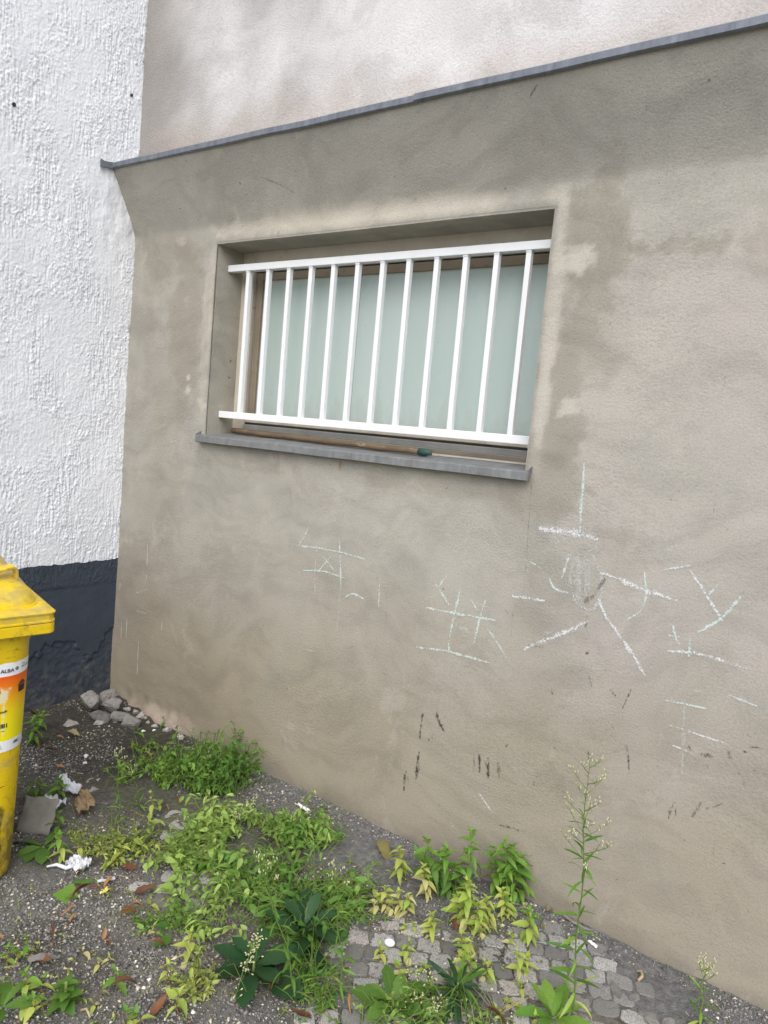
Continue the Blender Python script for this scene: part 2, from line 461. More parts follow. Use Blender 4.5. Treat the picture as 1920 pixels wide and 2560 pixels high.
M = dict(
    render=m_render(), upper=m_upper(), white=m_white(), plinth=m_plinth(),
    zinc=m_zinc('weathered_zinc', (0.20, 0.215, 0.24), (0.12, 0.13, 0.15)),
    sill=m_zinc('galvanised_sill', (0.235, 0.238, 0.235), (0.155, 0.157, 0.153)),
    gpaint=m_paint('white_gloss_paint', (0.80, 0.80, 0.795), (0.74, 0.74, 0.73), 12, 0.4, 0.12, 0.45, (0.45, 0.41, 0.36), 0.72),
    frame=m_paint('aged_beige_frame', (0.55, 0.50, 0.42), (0.46, 0.41, 0.33), 10, 0.6, 0.2, 0.3, (0.20, 0.155, 0.09), 0.60),
    sash=m_paint('worn_brown_sash', (0.20, 0.155, 0.11), (0.31, 0.26, 0.19), 14, 0.65, 0.3, 0.3, (0.07, 0.05, 0.035), 0.58, (0.25, 1, 0.25)),
    gasket_shade=m_paint('black_gasket_shade', (0.015, 0.014, 0.013), (0.03, 0.028, 0.025), 20, 0.7),  # black for gasket, drill holes and the shade sheet behind the sash
    rail=m_paint('grey_weather_bar', (0.27, 0.265, 0.25), (0.36, 0.35, 0.33), 10, 0.6, 0.2, 0.35, (0.08, 0.07, 0.06), 0.62),
    glass=m_glass(),
    pole=m_paint('peeling_brown_varnish', (0.105, 0.07, 0.042), (0.17, 0.12, 0.07), 18, 0.55, 0.3, 0.35, (0.52, 0.42, 0.27), 0.60, (0.35, 1, 1)),
    polec=m_paint('green_rubber', (0.018, 0.05, 0.042), (0.03, 0.075, 0.06), 30, 0.6),
    bin=m_bin(), label=m_label(),
    black=m_paint('black_print', (0.015, 0.015, 0.017), (0.025, 0.025, 0.028), 30, 0.5),
    rubber=m_paint('black_rubber', (0.018, 0.018, 0.018), (0.035, 0.033, 0.03), 30, 0.8, 0.3),
    ground=m_ground(), cobble=m_cobble(),
    rubble=m_stone('grey_rubble', (0.19, 0.177, 0.158), (0.30, 0.28, 0.25)),
    chunk=m_stone('pale_mortar', (0.38, 0.35, 0.31), (0.50, 0.47, 0.42)),
    tissue=m_paint('white_tissue', (0.70, 0.70, 0.70), (0.58, 0.59, 0.61), 25, 0.8, 0.4, 0.2, (0.25, 0.24, 0.22), 0.70),
    card=m_paint('wet_grey_cardboard', (0.20, 0.185, 0.155), (0.26, 0.235, 0.20), 15, 0.9, 0.3, 0.1),
    cardb=m_paint('brown_paper', (0.24, 0.17, 0.095), (0.32, 0.235, 0.14), 18, 0.9, 0.4, 0.1),
    drygr=m_paint('dry_stem', (0.42, 0.34, 0.19), (0.30, 0.23, 0.12), 40, 0.8),
    twig=m_paint('grey_twig', (0.16, 0.145, 0.125), (0.25, 0.235, 0.21), 30, 0.85, 0.4),
    yscrap=m_paint('yellow_scrap', (0.75, 0.62, 0.10), (0.80, 0.70, 0.2), 20, 0.6),
    shell=m_paint('white_shell', (0.80, 0.80, 0.79), (0.76, 0.75, 0.73), 20, 0.5),
    stemg=m_leaf('green_stem', (0.13, 0.20, 0.04), (0.20, 0.26, 0.06), 0.55, 0.1),
    stemr=m_leaf('reddish_stem', (0.22, 0.14, 0.06), (0.28, 0.20, 0.08), 0.55, 0.1),
    Ly=m_leaf('yellow_green_leaf', (0.52, 0.56, 0.13), (0.31, 0.45, 0.075)),
    Lp=m_leaf('bleached_leaf', (0.68, 0.62, 0.30), (0.54, 0.52, 0.18)),
    Lg=m_leaf('fresh_green_leaf', (0.13, 0.28, 0.04), (0.22, 0.37, 0.06)),
    Lm=m_leaf('mid_green_leaf', (0.085, 0.185, 0.03), (0.15, 0.27, 0.045)),
    Ld=m_leaf('dark_green_leaf', (0.022, 0.065, 0.022), (0.035, 0.09, 0.028), 0.42, 0.2),
    Li=m_leaf('foliage_mass_green', (0.08, 0.20, 0.03), (0.25, 0.42, 0.07), isl=True),
    Lj=m_leaf('foliage_mass_pale', (0.11, 0.26, 0.035), (0.40, 0.55, 0.13), isl=True),
    Lk=m_leaf('foliage_mass_yellow', (0.26, 0.36, 0.06), (0.56, 0.55, 0.17), isl=True),
    Lr=m_leaf('rust_dead_leaf', (0.21, 0.085, 0.038), (0.13, 0.058, 0.034), 0.6, 0.15),
    Lo=m_leaf('orange_dead_leaf', (0.42, 0.22, 0.09), (0.33, 0.18, 0.085), 0.6, 0.2),
    Lt=m_leaf('tan_dead_leaf', (0.30, 0.24, 0.11), (0.38, 0.31, 0.16), 0.7, 0.2),
    Lv=m_leaf('olive_dry_leaf', (0.17, 0.14, 0.05), (0.20, 0.17, 0.06), 0.7, 0.15),
    bud=m_leaf('pale_bud', (0.60, 0.62, 0.30), (0.70, 0.68, 0.42), 0.6, 0.2),
    chalk=m_mark('chalk_white', (0.76, 0.76, 0.74), 150, 0.585, 0.74, amax=0.8),
    chalkg=m_mark('chalk_pale_green', (0.66, 0.74, 0.69), 150, 0.565, 0.70, amax=0.75),
    chalkf=m_mark('chalk_faint', (0.66, 0.66, 0.62), 150, 0.61, 0.80, amax=0.6),
    scuff=m_mark('black_scuff', (0.045, 0.042, 0.04), 120, 0.59, 0.82, stretch=(1.5, 1, 0.7), amax=0.8),
    scufff=m_mark('faint_scuff', (0.10, 0.09, 0.08), 120, 0.58, 0.82, stretch=(1.5, 1, 0.7), amax=0.5),
    chalkd=m_mark('chalk_dust', (0.62, 0.61, 0.58), 120, 0.62, 0.95, amax=0.35),
    crack=m_mark('hairline_crack', (0.20, 0.18, 0.145), 45, 0.60, 0.80, amax=0.45),
    drip=m_mark('white_drip', (0.70, 0.68, 0.63), 60, 0.50, 0.58, stretch=(1, 1, 0.15)),
)

# ------------------------------------------------------------------ ground
def gz(x, y):
    x = np.asarray(x, float); y = np.asarray(y, float)
    near = np.exp(-((x - 1.6) ** 2 + (y + 0.7) ** 2) / 9.0)
    h = 0.011 * fbm(x * 2.6, y * 2.6, 4, 2) * near + 0.006
    h = h + 0.072 * np.exp(-np.clip(x + 0.05, 0, 9) ** 2 / 0.16) * sst(-1.6, -0.5, y)
    h = h + 0.018 * np.exp(-np.clip(-y, 0, 9) / 0.10) * sst(0.1, 0.5, x) * sst(2.2, 1.4, x)
    return h


def axis(dense0, dense1, step, far):
    a = list(np.arange(dense0, dense1 + 1e-9, step))
    s = step; v = dense1
    while v < far: s *= 1.5; v += s; a.append(v)
    s = step; v = dense0
    while v > -far: s *= 1.5; v -= s; a.insert(0, v)
    return np.array(a)


gxs = axis(-0.1, 3.5, 0.0125, 70); gys = axis(-1.9, 0.05, 0.0125, 70)
GX, GY = np.meshgrid(gxs, gys)
fine = np.exp(-((GX - 1.6) ** 2 + (GY + 0.7) ** 2) / 6.0)
GZ = gz(GX, GY) + (0.0035 * fbm(GX * 22, GY * 22, 3, 8) + 0.003 * fbm(GX * 60, GY * 60, 2, 4)) * fine
far_ = sst(6, 14, np.hypot(GX - 1.6, GY + 0.7)); GZ = GZ * (1 - far_)
soil = np.array([0.095, 0.085, 0.068]); grit = np.array([0.182, 0.174, 0.158]); asph = np.array([0.19, 0.184, 0.176]); pale = np.array([0.215, 0.195, 0.16])
corner = np.exp(-((GX - 0.35) / 0.75) ** 2 - ((GY + 0.25) / 0.5) ** 2)[..., None]
strip = (sst(-0.34, -0.22, GY + 0.06 * fbm(GX * 3, GY * 3, 3, 5)) * sst(0.9, 1.3, GX))[..., None]
cc = grit + (pale - grit) * sst(-0.1, 0.5, fbm(GX * 1.8, GY * 1.8, 4, 21))[..., None]
cc = cc + (soil - cc) * (0.75 * sst(0.05, 0.45, fbm(GX * 3.1, GY * 3.1, 4, 31)))[..., None]
cc = cc + (asph - cc) * strip
cc = cc + (soil * 0.75 - cc) * np.clip(corner * 1.2, 0, 1)
moss = sst(0.15, 0.5, fbm(GX * 4, GY * 4, 3, 44))[..., None] * 0.4 * fine[..., None]
cc = cc + (np.array([0.10, 0.11, 0.05]) - cc) * moss
me = mesh('ground', np.stack([GX, GY, GZ], -1).reshape(-1, 3), grid_faces(len(gxs), len(gys)), M['ground'], True)
colattr(me, 'col', cc.reshape(-1, 3))
ground = ob('ground', me)
tag(ground, 'gritty weed-grown yard ground of soil and sunken cobbles', kind='structure')

# ------------------------------------------------------------------ grey rendered wall with a flared top
XL, XR, ZT, ZB = 0.611, 2.205, 2.328, 1.455
REV = 0.172


def wall_y(x, z):
    x = np.asarray(x, float); z = np.asarray(z, float)
    fl = np.clip((z - 2.405) / 0.28, 0, 1)
    y = -0.141 * fl ** 1.12
    y = y + 0.0045 * fbm(x * 1.3, z * 1.3, 3, 3)
    dx = np.maximum(np.maximum(XL - x, x - XR), 0); dz = np.maximum(np.maximum(ZB - z, z - ZT), 0)
    d = np.hypot(dx, dz)
    y = y - 0.007 * sst(0.055, 0.025, d) * sst(1.40, 1.47, z) + 0.006 * sst(0.008, 0.0, d)
    # crumbled foot of the wall close to the inner corner
    y = y - (0.035 * sst(0.11, 0.02, z) + 0.02 * sst(0.16, 0.05, z) * pn(x * 14, z * 14, 6)) * sst(0.02, 0.2, x) * sst(0.75, 0.5, x)
    return y


def wall_col(x, z):
    base = np.array([0.372, 0.348, 0.298])
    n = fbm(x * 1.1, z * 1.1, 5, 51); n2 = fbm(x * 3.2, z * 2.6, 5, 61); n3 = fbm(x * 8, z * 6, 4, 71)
    k = 1 + 0.10 * n + 0.05 * n2 + 0.03 * n3 - 0.17 * sst(-0.35, 0.45, n2 + 0.5 * n + 0.35 - 0.45 * x)  # last term paints occlusion shade towards the inner corner, broken up by noise
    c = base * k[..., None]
    pink = (sst(1.9, 2.7, x) * sst(2.4, 1.9, z) * (0.5 + 0.6 * n2))[..., None]
    c = c + (np.array([0.42, 0.375, 0.335]) - c) * np.clip(pink, 0, 1) * 0.75
    ol = (sst(0.75, 0.05, z + 0.25 * n) * sst(2.2, 0.9, x))[..., None]
    c = c + (np.array([0.29, 0.245, 0.165]) - c) * np.clip(ol, 0, 1) * 0.55
    warm = sst(1.25, 0.15, z + 0.2 * n2)[..., None] * 0.7
    c = c + (np.array([0.295, 0.250, 0.176]) - c) * warm

    def blob(cx, cz, rx, rz, colr, amt, ns=5, w=0.5):
        nonlocal c
        q = 1 - np.hypot((x - cx) / rx, (z - cz) / rz) + w * fbm(x * ns, z * ns, 6, int(cx * 100 + cz * 10), 0.6)
        c = c + (np.array(colr) - c) * ((0.65 * sst(0.0, 0.14, q) + 0.35 * sst(0.1, 0.6, q)) * amt)[..., None]
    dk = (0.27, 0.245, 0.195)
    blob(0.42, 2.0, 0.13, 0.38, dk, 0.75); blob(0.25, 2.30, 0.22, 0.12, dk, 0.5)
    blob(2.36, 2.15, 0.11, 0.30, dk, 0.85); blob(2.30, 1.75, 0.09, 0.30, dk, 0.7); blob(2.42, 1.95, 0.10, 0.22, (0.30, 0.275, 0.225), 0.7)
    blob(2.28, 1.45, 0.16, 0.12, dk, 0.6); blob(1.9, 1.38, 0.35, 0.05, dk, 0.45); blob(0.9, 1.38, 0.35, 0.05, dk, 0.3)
    blob(0.30, 1.2, 0.18, 0.5, (0.30, 0.27, 0.22), 0.5); blob(0.15, 0.5, 0.25, 0.4, (0.27, 0.235, 0.18), 0.6)
    blob(1.3, 2.55, 0.9, 0.10, (0.335, 0.31, 0.265), 0.5, 4); blob(2.6, 2.52, 0.5, 0.08, (0.33, 0.31, 0.27), 0.5, 4)  # flare under the ledge: its downward-facing shade deepened in the colour
    lt = (0.50, 0.46, 0.395)
    blob(1.35, 2.375, 0.85, 0.055, (0.47, 0.425, 0.345), 0.75, 7, 0.35)
    blob(0.575, 1.95, 0.035, 0.42, (0.45, 0.41, 0.34), 0.7, 7, 0.3); blob(2.24, 1.95, 0.03, 0.45, (0.47, 0.43, 0.365), 0.8, 7, 0.3)
    for (bx, bz, r) in ((*(2.308, 2.161), 0.055), (*(2.326, 1.690), 0.035), (*(0.464, 1.674), 0.02), (*(0.464, 1.730), 0.015), (*(0.579, 1.612), 0.03)):
        blob(bx, bz, r, r, lt, 0.8, 18, 0.5)
    blob(2.75, 2.18, 0.28, 0.03, (0.25, 0.22, 0.17), 0.55, 14, 0.9)
    blob(2.85, 1.9, 0.4, 0.35, (0.44, 0.40, 0.35), 0.5)
    foot = (sst(0.13, 0.02, z + 0.05 * n2) * sst(0.1, 0.3, x) * sst(0.75, 0.5, x))[..., None]
    c = c + (np.array([0.40, 0.31, 0.25]) - c) * foot * 0.8
    base_d = (sst(0.09, 0.0, z + 0.06 * n2) * sst(0.5, 0.9, x))[..., None]
    c = c + (np.array([0.20, 0.175, 0.135]) - c) * base_d * 0.6
    return np.clip(c, 0.05, 0.7)


def axis2(a0, a1, step, extra, far0, far1):
    a = set(np.round(np.arange(a0, a1 + 1e-6, step), 4)) | set(extra)
    a |= set(far0) | set(far1)
    a = sorted(a); out = [a[0]]
    for v in a[1:]:
        if v - out[-1] < 0.0025:
            if v in extra: out[-1] = v
            continue
        out.append(v)
    return np.array(out)


wx = axis2(-0.04, 3.6, 0.0125, [XL, XR, XL - 0.006, XR + 0.006], [], list(np.arange(3.8, 9, 0.25)))
wz = axis2(-0.3, 2.69, 0.0125, [ZB, ZT, ZT + 0.006], [], [])
WX, WZ = np.meshgrid(wx, wz)
WY = wall_y(WX, WZ)
V = np.stack([WX, WY, WZ], -1).reshape(-1, 3)
F = grid_faces(len(wx), len(wz))
cx_ = (V[F[:, 0], 0] + V[F[:, 2], 0]) / 2; cz_ = (V[F[:, 0], 2] + V[F[:, 2], 2]) / 2
F = F[~((cx_ > XL) & (cx_ < XR) & (cz_ > ZB) & (cz_ < ZT))]
# reveals: extrude the border of the opening inwards
ix0, ix1 = np.where(wx == XL)[0][0], np.where(wx == XR)[0][0]
iz0, iz1 = np.where(wz == ZB)[0][0], np.where(wz == ZT)[0][0]
nxw = len(wx)
loop = [iz0 * nxw + i for i in range(ix0, ix1)] + [j * nxw + ix1 for j in range(iz0, iz1)] + [iz1 * nxw + i for i in range(ix1, ix0, -1)] + [j * nxw + ix0 for j in range(iz1, iz0, -1)]
Vl = list(map(tuple, V)); Fl = list(map(tuple, F))
prev = loop
for yy in (0.004, 0.012, 0.04, 0.08, 0.12, REV + 0.06):
    cur = []
    for vi in loop:
        x, _, z = V[vi]
        j = 0.0018 * float(pn(x * 9 + yy * 20, z * 9, 2))
        cur.append(len(Vl)); Vl.append((x + j, yy, z + j))
    n = len(loop)
    for i in range(n):
        Fl.append((prev[(i + 1) % n], prev[i], cur[i], cur[(i + 1) % n]))
    prev = cur
me = mesh('rendered_wall', Vl, Fl, M['render'], True)
ca = np.array(Vl)
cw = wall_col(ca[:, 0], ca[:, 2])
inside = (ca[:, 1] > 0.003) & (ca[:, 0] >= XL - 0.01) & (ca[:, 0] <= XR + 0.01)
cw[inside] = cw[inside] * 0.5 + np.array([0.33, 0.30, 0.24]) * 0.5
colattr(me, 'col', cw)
wall = ob('rendered_wall', me)
tag(wall, 'stained grey-beige rendered house wall around the barred window, chalk scrawls on it', 'wall')
ux = axis2(-0.04, 3.6, 0.03, [], [], list(np.arange(3.8, 9, 0.3))); uz = axis2(2.62, 4.2, 0.03, [], [], list(np.arange(4.4, 7.5, 0.3)))
UX, UZ = np.meshgrid(ux, uz)
UY = 0.004 + 0.006 * fbm(UX * 1.5, UZ * 1.5, 3, 13)
me = mesh('upper_wall', np.stack([UX, UY, UZ], -1).reshape(-1, 3), grid_faces(len(ux), len(uz)), M['upper'], True)
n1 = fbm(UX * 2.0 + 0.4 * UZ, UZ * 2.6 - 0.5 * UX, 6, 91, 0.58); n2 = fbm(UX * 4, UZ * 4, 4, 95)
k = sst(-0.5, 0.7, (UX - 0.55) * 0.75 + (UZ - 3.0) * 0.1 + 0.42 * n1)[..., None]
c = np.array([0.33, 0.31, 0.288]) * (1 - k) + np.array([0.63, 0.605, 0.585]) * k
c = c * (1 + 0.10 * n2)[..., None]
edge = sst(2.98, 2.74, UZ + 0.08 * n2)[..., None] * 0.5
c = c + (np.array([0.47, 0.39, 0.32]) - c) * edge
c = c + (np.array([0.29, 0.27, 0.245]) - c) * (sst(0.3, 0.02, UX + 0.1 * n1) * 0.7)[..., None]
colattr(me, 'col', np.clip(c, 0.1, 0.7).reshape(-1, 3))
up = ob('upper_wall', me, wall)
up['label'] = 'paler blotchy render above the zinc ledge'

# ------------------------------------------------------------------ white stucco wall with slate-blue plinth
ZP = 0.785


def paint_line(y): return 0.006 * fbm(y * 14, y * 3.1, 4, 7)


def stucco(y, z):
    wy = y * 62 + 1.1 * pn(y * 55, z * 55, 1); wz_ = z * 30 + 0.9 * pn(y * 55, z * 40, 2)
    a = fbm(wy, wz_, 4, 5, 0.6)
    b = fbm(wy * 2.3, wz_ * 1.9, 3, 25, 0.6)
    r2 = fbm(wy * 1.35 + 7, wz_ * 1.0, 4, 45, 0.78)
    h = 0.0020 * sst(-0.1, 0.6, a) + 0.0011 * r2 + 0.0010 * sst(0.3, 0.9, r2) + 0.0010 * sst(0.0, 0.45, b) + 0.0004 * fbm(y * 190, z * 150, 2, 8)
    g = np.abs(pn(y * 58, z * 4.5, 12))
    h = h - 0.0030 * sst(0.22, 0.0, g) * sst(-0.25, 0.2, fbm(y * 6, z * 5, 2, 14))
    h = h * (0.60 + 0.7 * sst(-0.4, 0.3, fbm(y * 5, z * 4.2, 3, 33)))
    smooth_ = sst(0.20, 0.06, np.hypot(y + 0.10, (z - 2.5) * 0.6))
    h = h * (1 - 0.75 * smooth_) + 0.004 * smooth_ * fbm(y * 16, z * 10, 3, 36)
    h = h + 0.004 * fbm(y * 1.5, z * 1.5, 3, 17)
    # small drilled hole
    return h


def plinth_h(y, z):
    top = sst(0.655, 0.675, z + 0.006 * fbm(y * 8, z * 2, 2, 3))
    h = stucco(y, z) * 0.9 * top
    h = h - 0.0035 * (1 - top)
    zl = 0.36 + 0.10 * fbm(y * 4.5, 0 * y + 1.3, 4, 22) + 0.03 * fbm(y * 25, z * 25, 3, 26)
    low = sst(0.012, -0.012, z - zl)
    h = h - 0.007 * low + 0.0026 * low * fbm(y * 22, z * 26, 4, 28) + 0.0012 * fbm(y * 12, z * 12, 3, 29)
    h = h + 0.002 * sst(0.02, 0, np.abs(z - zl))
    return h


wyl = list(-np.geomspace(1.91, 7.0, 24))
ys = np.array(sorted(set(np.round(np.concatenate([np.arange(-1.9, -0.95, 0.0065), np.arange(-0.95, 0.0601, 0.0038)]), 4)) | set(wyl)))
zs = np.array(sorted(set(np.round(np.arange(0, 2.85, 0.0042), 4)))) + ZP
zs = np.concatenate([zs, np.arange(zs[-1] + 0.1, 7.4, 0.25)])
YY, ZZ = np.meshgrid(ys, zs)
ZW = ZZ + paint_line(YY) * np.exp(-(ZZ - ZP) / 0.03)
dens = sst(-2.3, -1.9, YY)
XX = stucco(YY, ZW) * dens
white = thing('stucco_wall', 'white rough stucco house wall with a dark slate-blue painted plinth', 'wall', (0, 0, 0))
me = mesh('white_stucco', np.stack([XX, YY, ZW], -1).reshape(-1, 3), grid_faces(len(ys), len(zs)), M['white'], True)
ob('white_stucco', me, white)['label'] = 'white painted rough stucco face'
zs = np.round(np.arange(-0.1, ZP + 1e-6, 0.005), 4); zs[-1] = ZP
YY, ZZ = np.meshgrid(ys, zs)
ZW = ZZ + paint_line(YY) * np.exp(-(ZP - ZZ) / 0.03)
dens = sst(-2.3, -1.9, YY)
XX = plinth_h(YY, ZW) * dens
XX[-1, :] = (stucco(ys, ZW[-1]) * dens[-1])
me = mesh('plinth', np.stack([XX, YY, ZW], -1).reshape(-1, 3), grid_faces(len(ys), len(zs)), M['plinth'], True)
ob('plinth', me, white)['label'] = 'dark slate-blue painted plinth with cracked lower skin'
for (py, pz, pr) in ((-0.62, 2.78, 0.008), (-0.06, 3.05, 0.006)):
    V, F = tube_vf([(-0.01, py, pz), (0.0075, py, pz)], pr, 10)
    ob('drill_hole', mesh('drill_hole', V, F, M['gasket_shade']), white)

# ------------------------------------------------------------------ zinc flashing on the ledge
led = thing('ledge_flashing', 'long grey zinc flashing capping the ledge above the window', 'flashing', (0, 0, 2.7))


def flash(x0, x1, dz, dy, name):
    prof = [(0.02, 2.752), (-0.148 - dy, 2.708 + dz), (-0.152 - dy, 2.704 + dz), (-0.153 - dy, 2.684 + dz), (-0.146 - dy, 2.680 + dz), (-0.143 - dy, 2.686 + dz), (-0.143 - dy, 2.700 + dz), (0.02, 2.744)]
    xs = list(np.arange(x0, x1, 0.08)) + [x1]
    V = []; F = []
    for x in xs:
        w = 0.0016 * float(fbm(x * 3.0, 0.3 + dy * 50, 3, 15)); v = 0.0022 * float(fbm(x * 1.7, 5.3, 3, 18))
        for i, (y, z) in enumerate(prof):
            fr = 0 if i in (0, 7) else 1
            V.append((x, y + w * fr, z + v * fr - 2.7))
    n = len(prof)
    for i in range(len(xs) - 1):
        for j in range(n):
            F.append((i * n + j, i * n + (j + 1) % n, (i + 1) * n + (j + 1) % n, (i + 1) * n + j))
    F.append(tuple(range(n))); F.append(tuple((len(xs) - 1) * n + k for k in range(n - 1, -1, -1)))
    return ob(name, mesh(name, V, F, M['zinc']), led)


JX = (1.745, 2.689)[0]
flash(0.004, JX, 0, 0, 'zinc_sheet')
flash(JX - 0.03, 8.8, 0.002, 0.004, 'zinc_sheet')
# end tab bent against the stucco
V, F = [], []
for i, (y, z0, z1) in enumerate([(-0.145, -0.022, 0.010), (-0.17, -0.022, 0.004), (-0.195, -0.026, 0.0), (-0.212, -0.034, 0.004)]):
    for xx in (0.004, 0.012):
        V += [(xx + 0.004, y, z0), (xx + 0.004, y, z1)]
for i in range(3):
    a, b = i * 4, i * 4 + 4
    F += [(a, a + 1, b + 1, b), (a + 2, b + 2, b + 3, a + 3), (a + 1, a + 3, b + 3, b + 1), (a, b, b + 2, a + 2)]
F += [(0, 2, 3, 1), (12, 13, 15, 14)]
ob('end_tab', mesh('end_tab', V, F, M['zinc']), led)
V, F = box_vf(-0.02, 8.8, -0.128, 0.03, -0.03, 0.0)
bbox('mortar_bed', (0.001, 8.8, -0.131, 0.02, -0.018, -0.003), M['render'], led, 0)

# ------------------------------------------------------------------ window
win = thing('window', 'frosted pale green window with aged beige frame behind white bars', 'window', (XL, REV, 1.50))


def wpart(name, b, mat, par=win, bev=0.003):
    o = bbox(name, (b[0] - XL, b[1] - XL, b[2] - REV, b[3] - REV, b[4] - 1.5, b[5] - 1.5), mat, None, bev)
    o.parent = par
    return o


fr = wpart('outer_frame', (XL - 0.004, 0.685, 0.160, 0.215, 1.50, ZT + 0.004), M['frame'])
wpart('outer_frame', (2.178, XR + 0.004, 0.160, 0.215, 1.50, ZT + 0.004), M['frame'])
wpart('outer_frame', (0.685, 2.178, 0.162, 0.215, 2.243, ZT + 0.004), M['frame'])
wpart('outer_frame', (0.685, 2.178, 0.165, 0.215, 1.547, 1.568), M['frame'])
wpart('bottom_gasket', (0.687, 2.176, 0.163, 0.21, 1.536, 1.548), M['gasket_shade'])
wpart('weather_bar', (0.688, 2.177, 0.150, 0.21, 1.512, 1.538), M['rail'])
wpart('weather_bar', (0.70, XR - 0.002, 0.138, 0.158, 1.496, 1.511), M['sash'])
wpart('weather_bar', (0.70, XR - 0.002, 0.126, 0.15, 1.480, 1.494), M['frame'])
wpart('gap_shade_sheet', (0.684, 2.179, 0.196, 0.206, 1.567, 2.245), M['gasket_shade'], bev=0)  # black sheet standing in for the shade in the gap around the sash
sash = thing('sash', '', '', (0, 0, 0)); sash.parent = win
del sash['label']; del sash['kind']
for b in ((0.692, 0.728, 0.176, 0.214, 1.569, 2.238), (2.145, 2.175, 0.176, 0.214, 1.569, 2.238), (0.728, 2.145, 0.177, 0.214, 2.203, 2.238), (0.728, 2.145, 0.177, 0.214, 1.569, 1.590)):
    wpart('sash_rail', b, M['sash'], sash)
bx0, bx1, bz0, bz1 = 0.726, 2.147, 1.588, 2.205
# two panes meeting at a faint vertical butt joint
jx = 1.292
wpart('pane', (bx0, jx - 0.0008, 0.190, 0.1955, bz0, bz1), M['glass'], sash, 0.001)
wpart('pane', (jx + 0.0008, bx1, 0.190, 0.1955, bz0, bz1), M['glass'], sash, 0.001)

# sill flashing
sill = thing('window_sill', 'grey galvanised sheet metal sill under the barred window', 'sill', (XL, 0, 1.47))
prof = [(0.17, 1.492), (0.10, 1.485), (-0.034, 1.470), (-0.0375, 1.466), (-0.039, 1.440), (-0.031, 1.437), (-0.029, 1.442), (-0.030, 1.462), (0.17, 1.480)]
xs = np.linspace(0.587, 2.232, 40)
V = []; F = []
for x in xs:
    inside_ = XL + 0.003 < x < XR - 0.003
    for i, (y, z) in enumerate(prof):
        yy = y if inside_ else min(y, -0.004)
        if not inside_ and i in (0, 1, 8): zz_ = {0: 1.4735, 1: 1.4735, 8: 1.4655}[i]
        else: zz_ = z
        V.append((x - XL, yy + 0.0012 * float(fbm(x * 4, 2.2, 2, 3)), zz_ - 1.47 + 0.0015 * float(fbm(x * 3, 7.7, 2, 5))))
n = len(prof)
for i in range(len(xs) - 1):
    for j in range(n):
        F.append((i * n + j, i * n + (j + 1) % n, (i + 1) * n + (j + 1) % n, (i + 1) * n + j))
F.append(tuple(range(n))); F.append(tuple((len(xs) - 1) * n + k for k in range(n - 1, -1, -1)))
ob('sill_sheet', mesh('sill_sheet', V, F, M['sill']), sill)
for x in (0.585, 2.230):
    V = [(x - XL, -0.040, -0.033), (x - XL, -0.040, 0.004), (x - XL, -0.006, 0.020), (x - XL, -0.006, -0.002)]
    V += [(a + 0.003, b, c) for a, b, c in V]
    ob('end_upstand', mesh('end_upstand', V, [(0, 1, 2, 3), (4, 7, 6, 5), (0, 4, 5, 1), (1, 5, 6, 2), (2, 6, 7, 3), (3, 7, 4, 0)], M['sill']), sill)

# grille of square bars between two rails
gr = thing('window_grille', 'white painted steel grille of twelve upright bars in the window opening', 'grille', (XL, 0.08, 1.57))


def gpart(name, b):
    o = bbox(name, (b[0] - XL, b[1] - XL, b[2] - 0.08, b[3] - 0.08, b[4] - 1.57, b[5] - 1.57), M['gpaint'], gr, 0.0022)
    return o


gpart('top_rail', (XL + 0.001, XR - 0.001, 0.066, 0.098, 2.222, 2.252))
gpart('bottom_rail', (XL + 0.001, XR - 0.001, 0.066, 0.098, 1.558, 1.589))
b0 = None
for i in range(12):
    x = 0.737 + i * 0.1237
    if b0 is None:
        b0 = gpart('bar', (x - 0.010, x + 0.010, 0.071, 0.093, 1.588, 2.223))
        w0 = bbox('weld', (x - 0.012 - XL, x + 0.012 - XL, 0.069 - 0.08, 0.095 - 0.08, 2.214 - 1.57, 2.224 - 1.57), M['gpaint'], b0, 0.004)
    else:
        o = b0.copy(); col.objects.link(o); o.parent = gr
        o.location = ((i * 0.1237), 0, 0); o.rotation_euler = (0, rng.uniform(-0.0025, 0.0025), 0)
        w = w0.copy(); col.objects.link(w); w.parent = o

# pole lying on the sill
pa = Vector(((0.662, 1.475)[0], 0.115, 1.5035)); pb = Vector(((1.757, 1.482)[0], 0.05, 1.4965))
pole = thing('wooden_pole', 'brown peeling wooden pole with green tip lying on the window sill', 'pole', pa)
N_ = 16
pts = [(pb - pa) * (i / N_) + Vector((0, 0, 0.0012 * math.sin(i * 1.3))) for i in range(N_ + 1)]
V, F = tube_vf(pts, [0.0125 + 0.0008 * math.sin(i * 2.1) for i in range(N_ + 1)], 12)
ob('shaft', mesh('shaft', V, F, M['pole'], True), pole)
d_ = (pb - pa).normalized()
V, F = tube_vf([pb - pa - d_ * 0.012, pb - pa + d_ * 0.02, pb - pa + d_ * 0.03, pb - pa + d_ * 0.045 + Vector((0, 0, -0.006))], [0.0142, 0.0142, 0.011, 0.004], 12)
ob('tip', mesh('tip', V, F, M['polec'], True), pole)

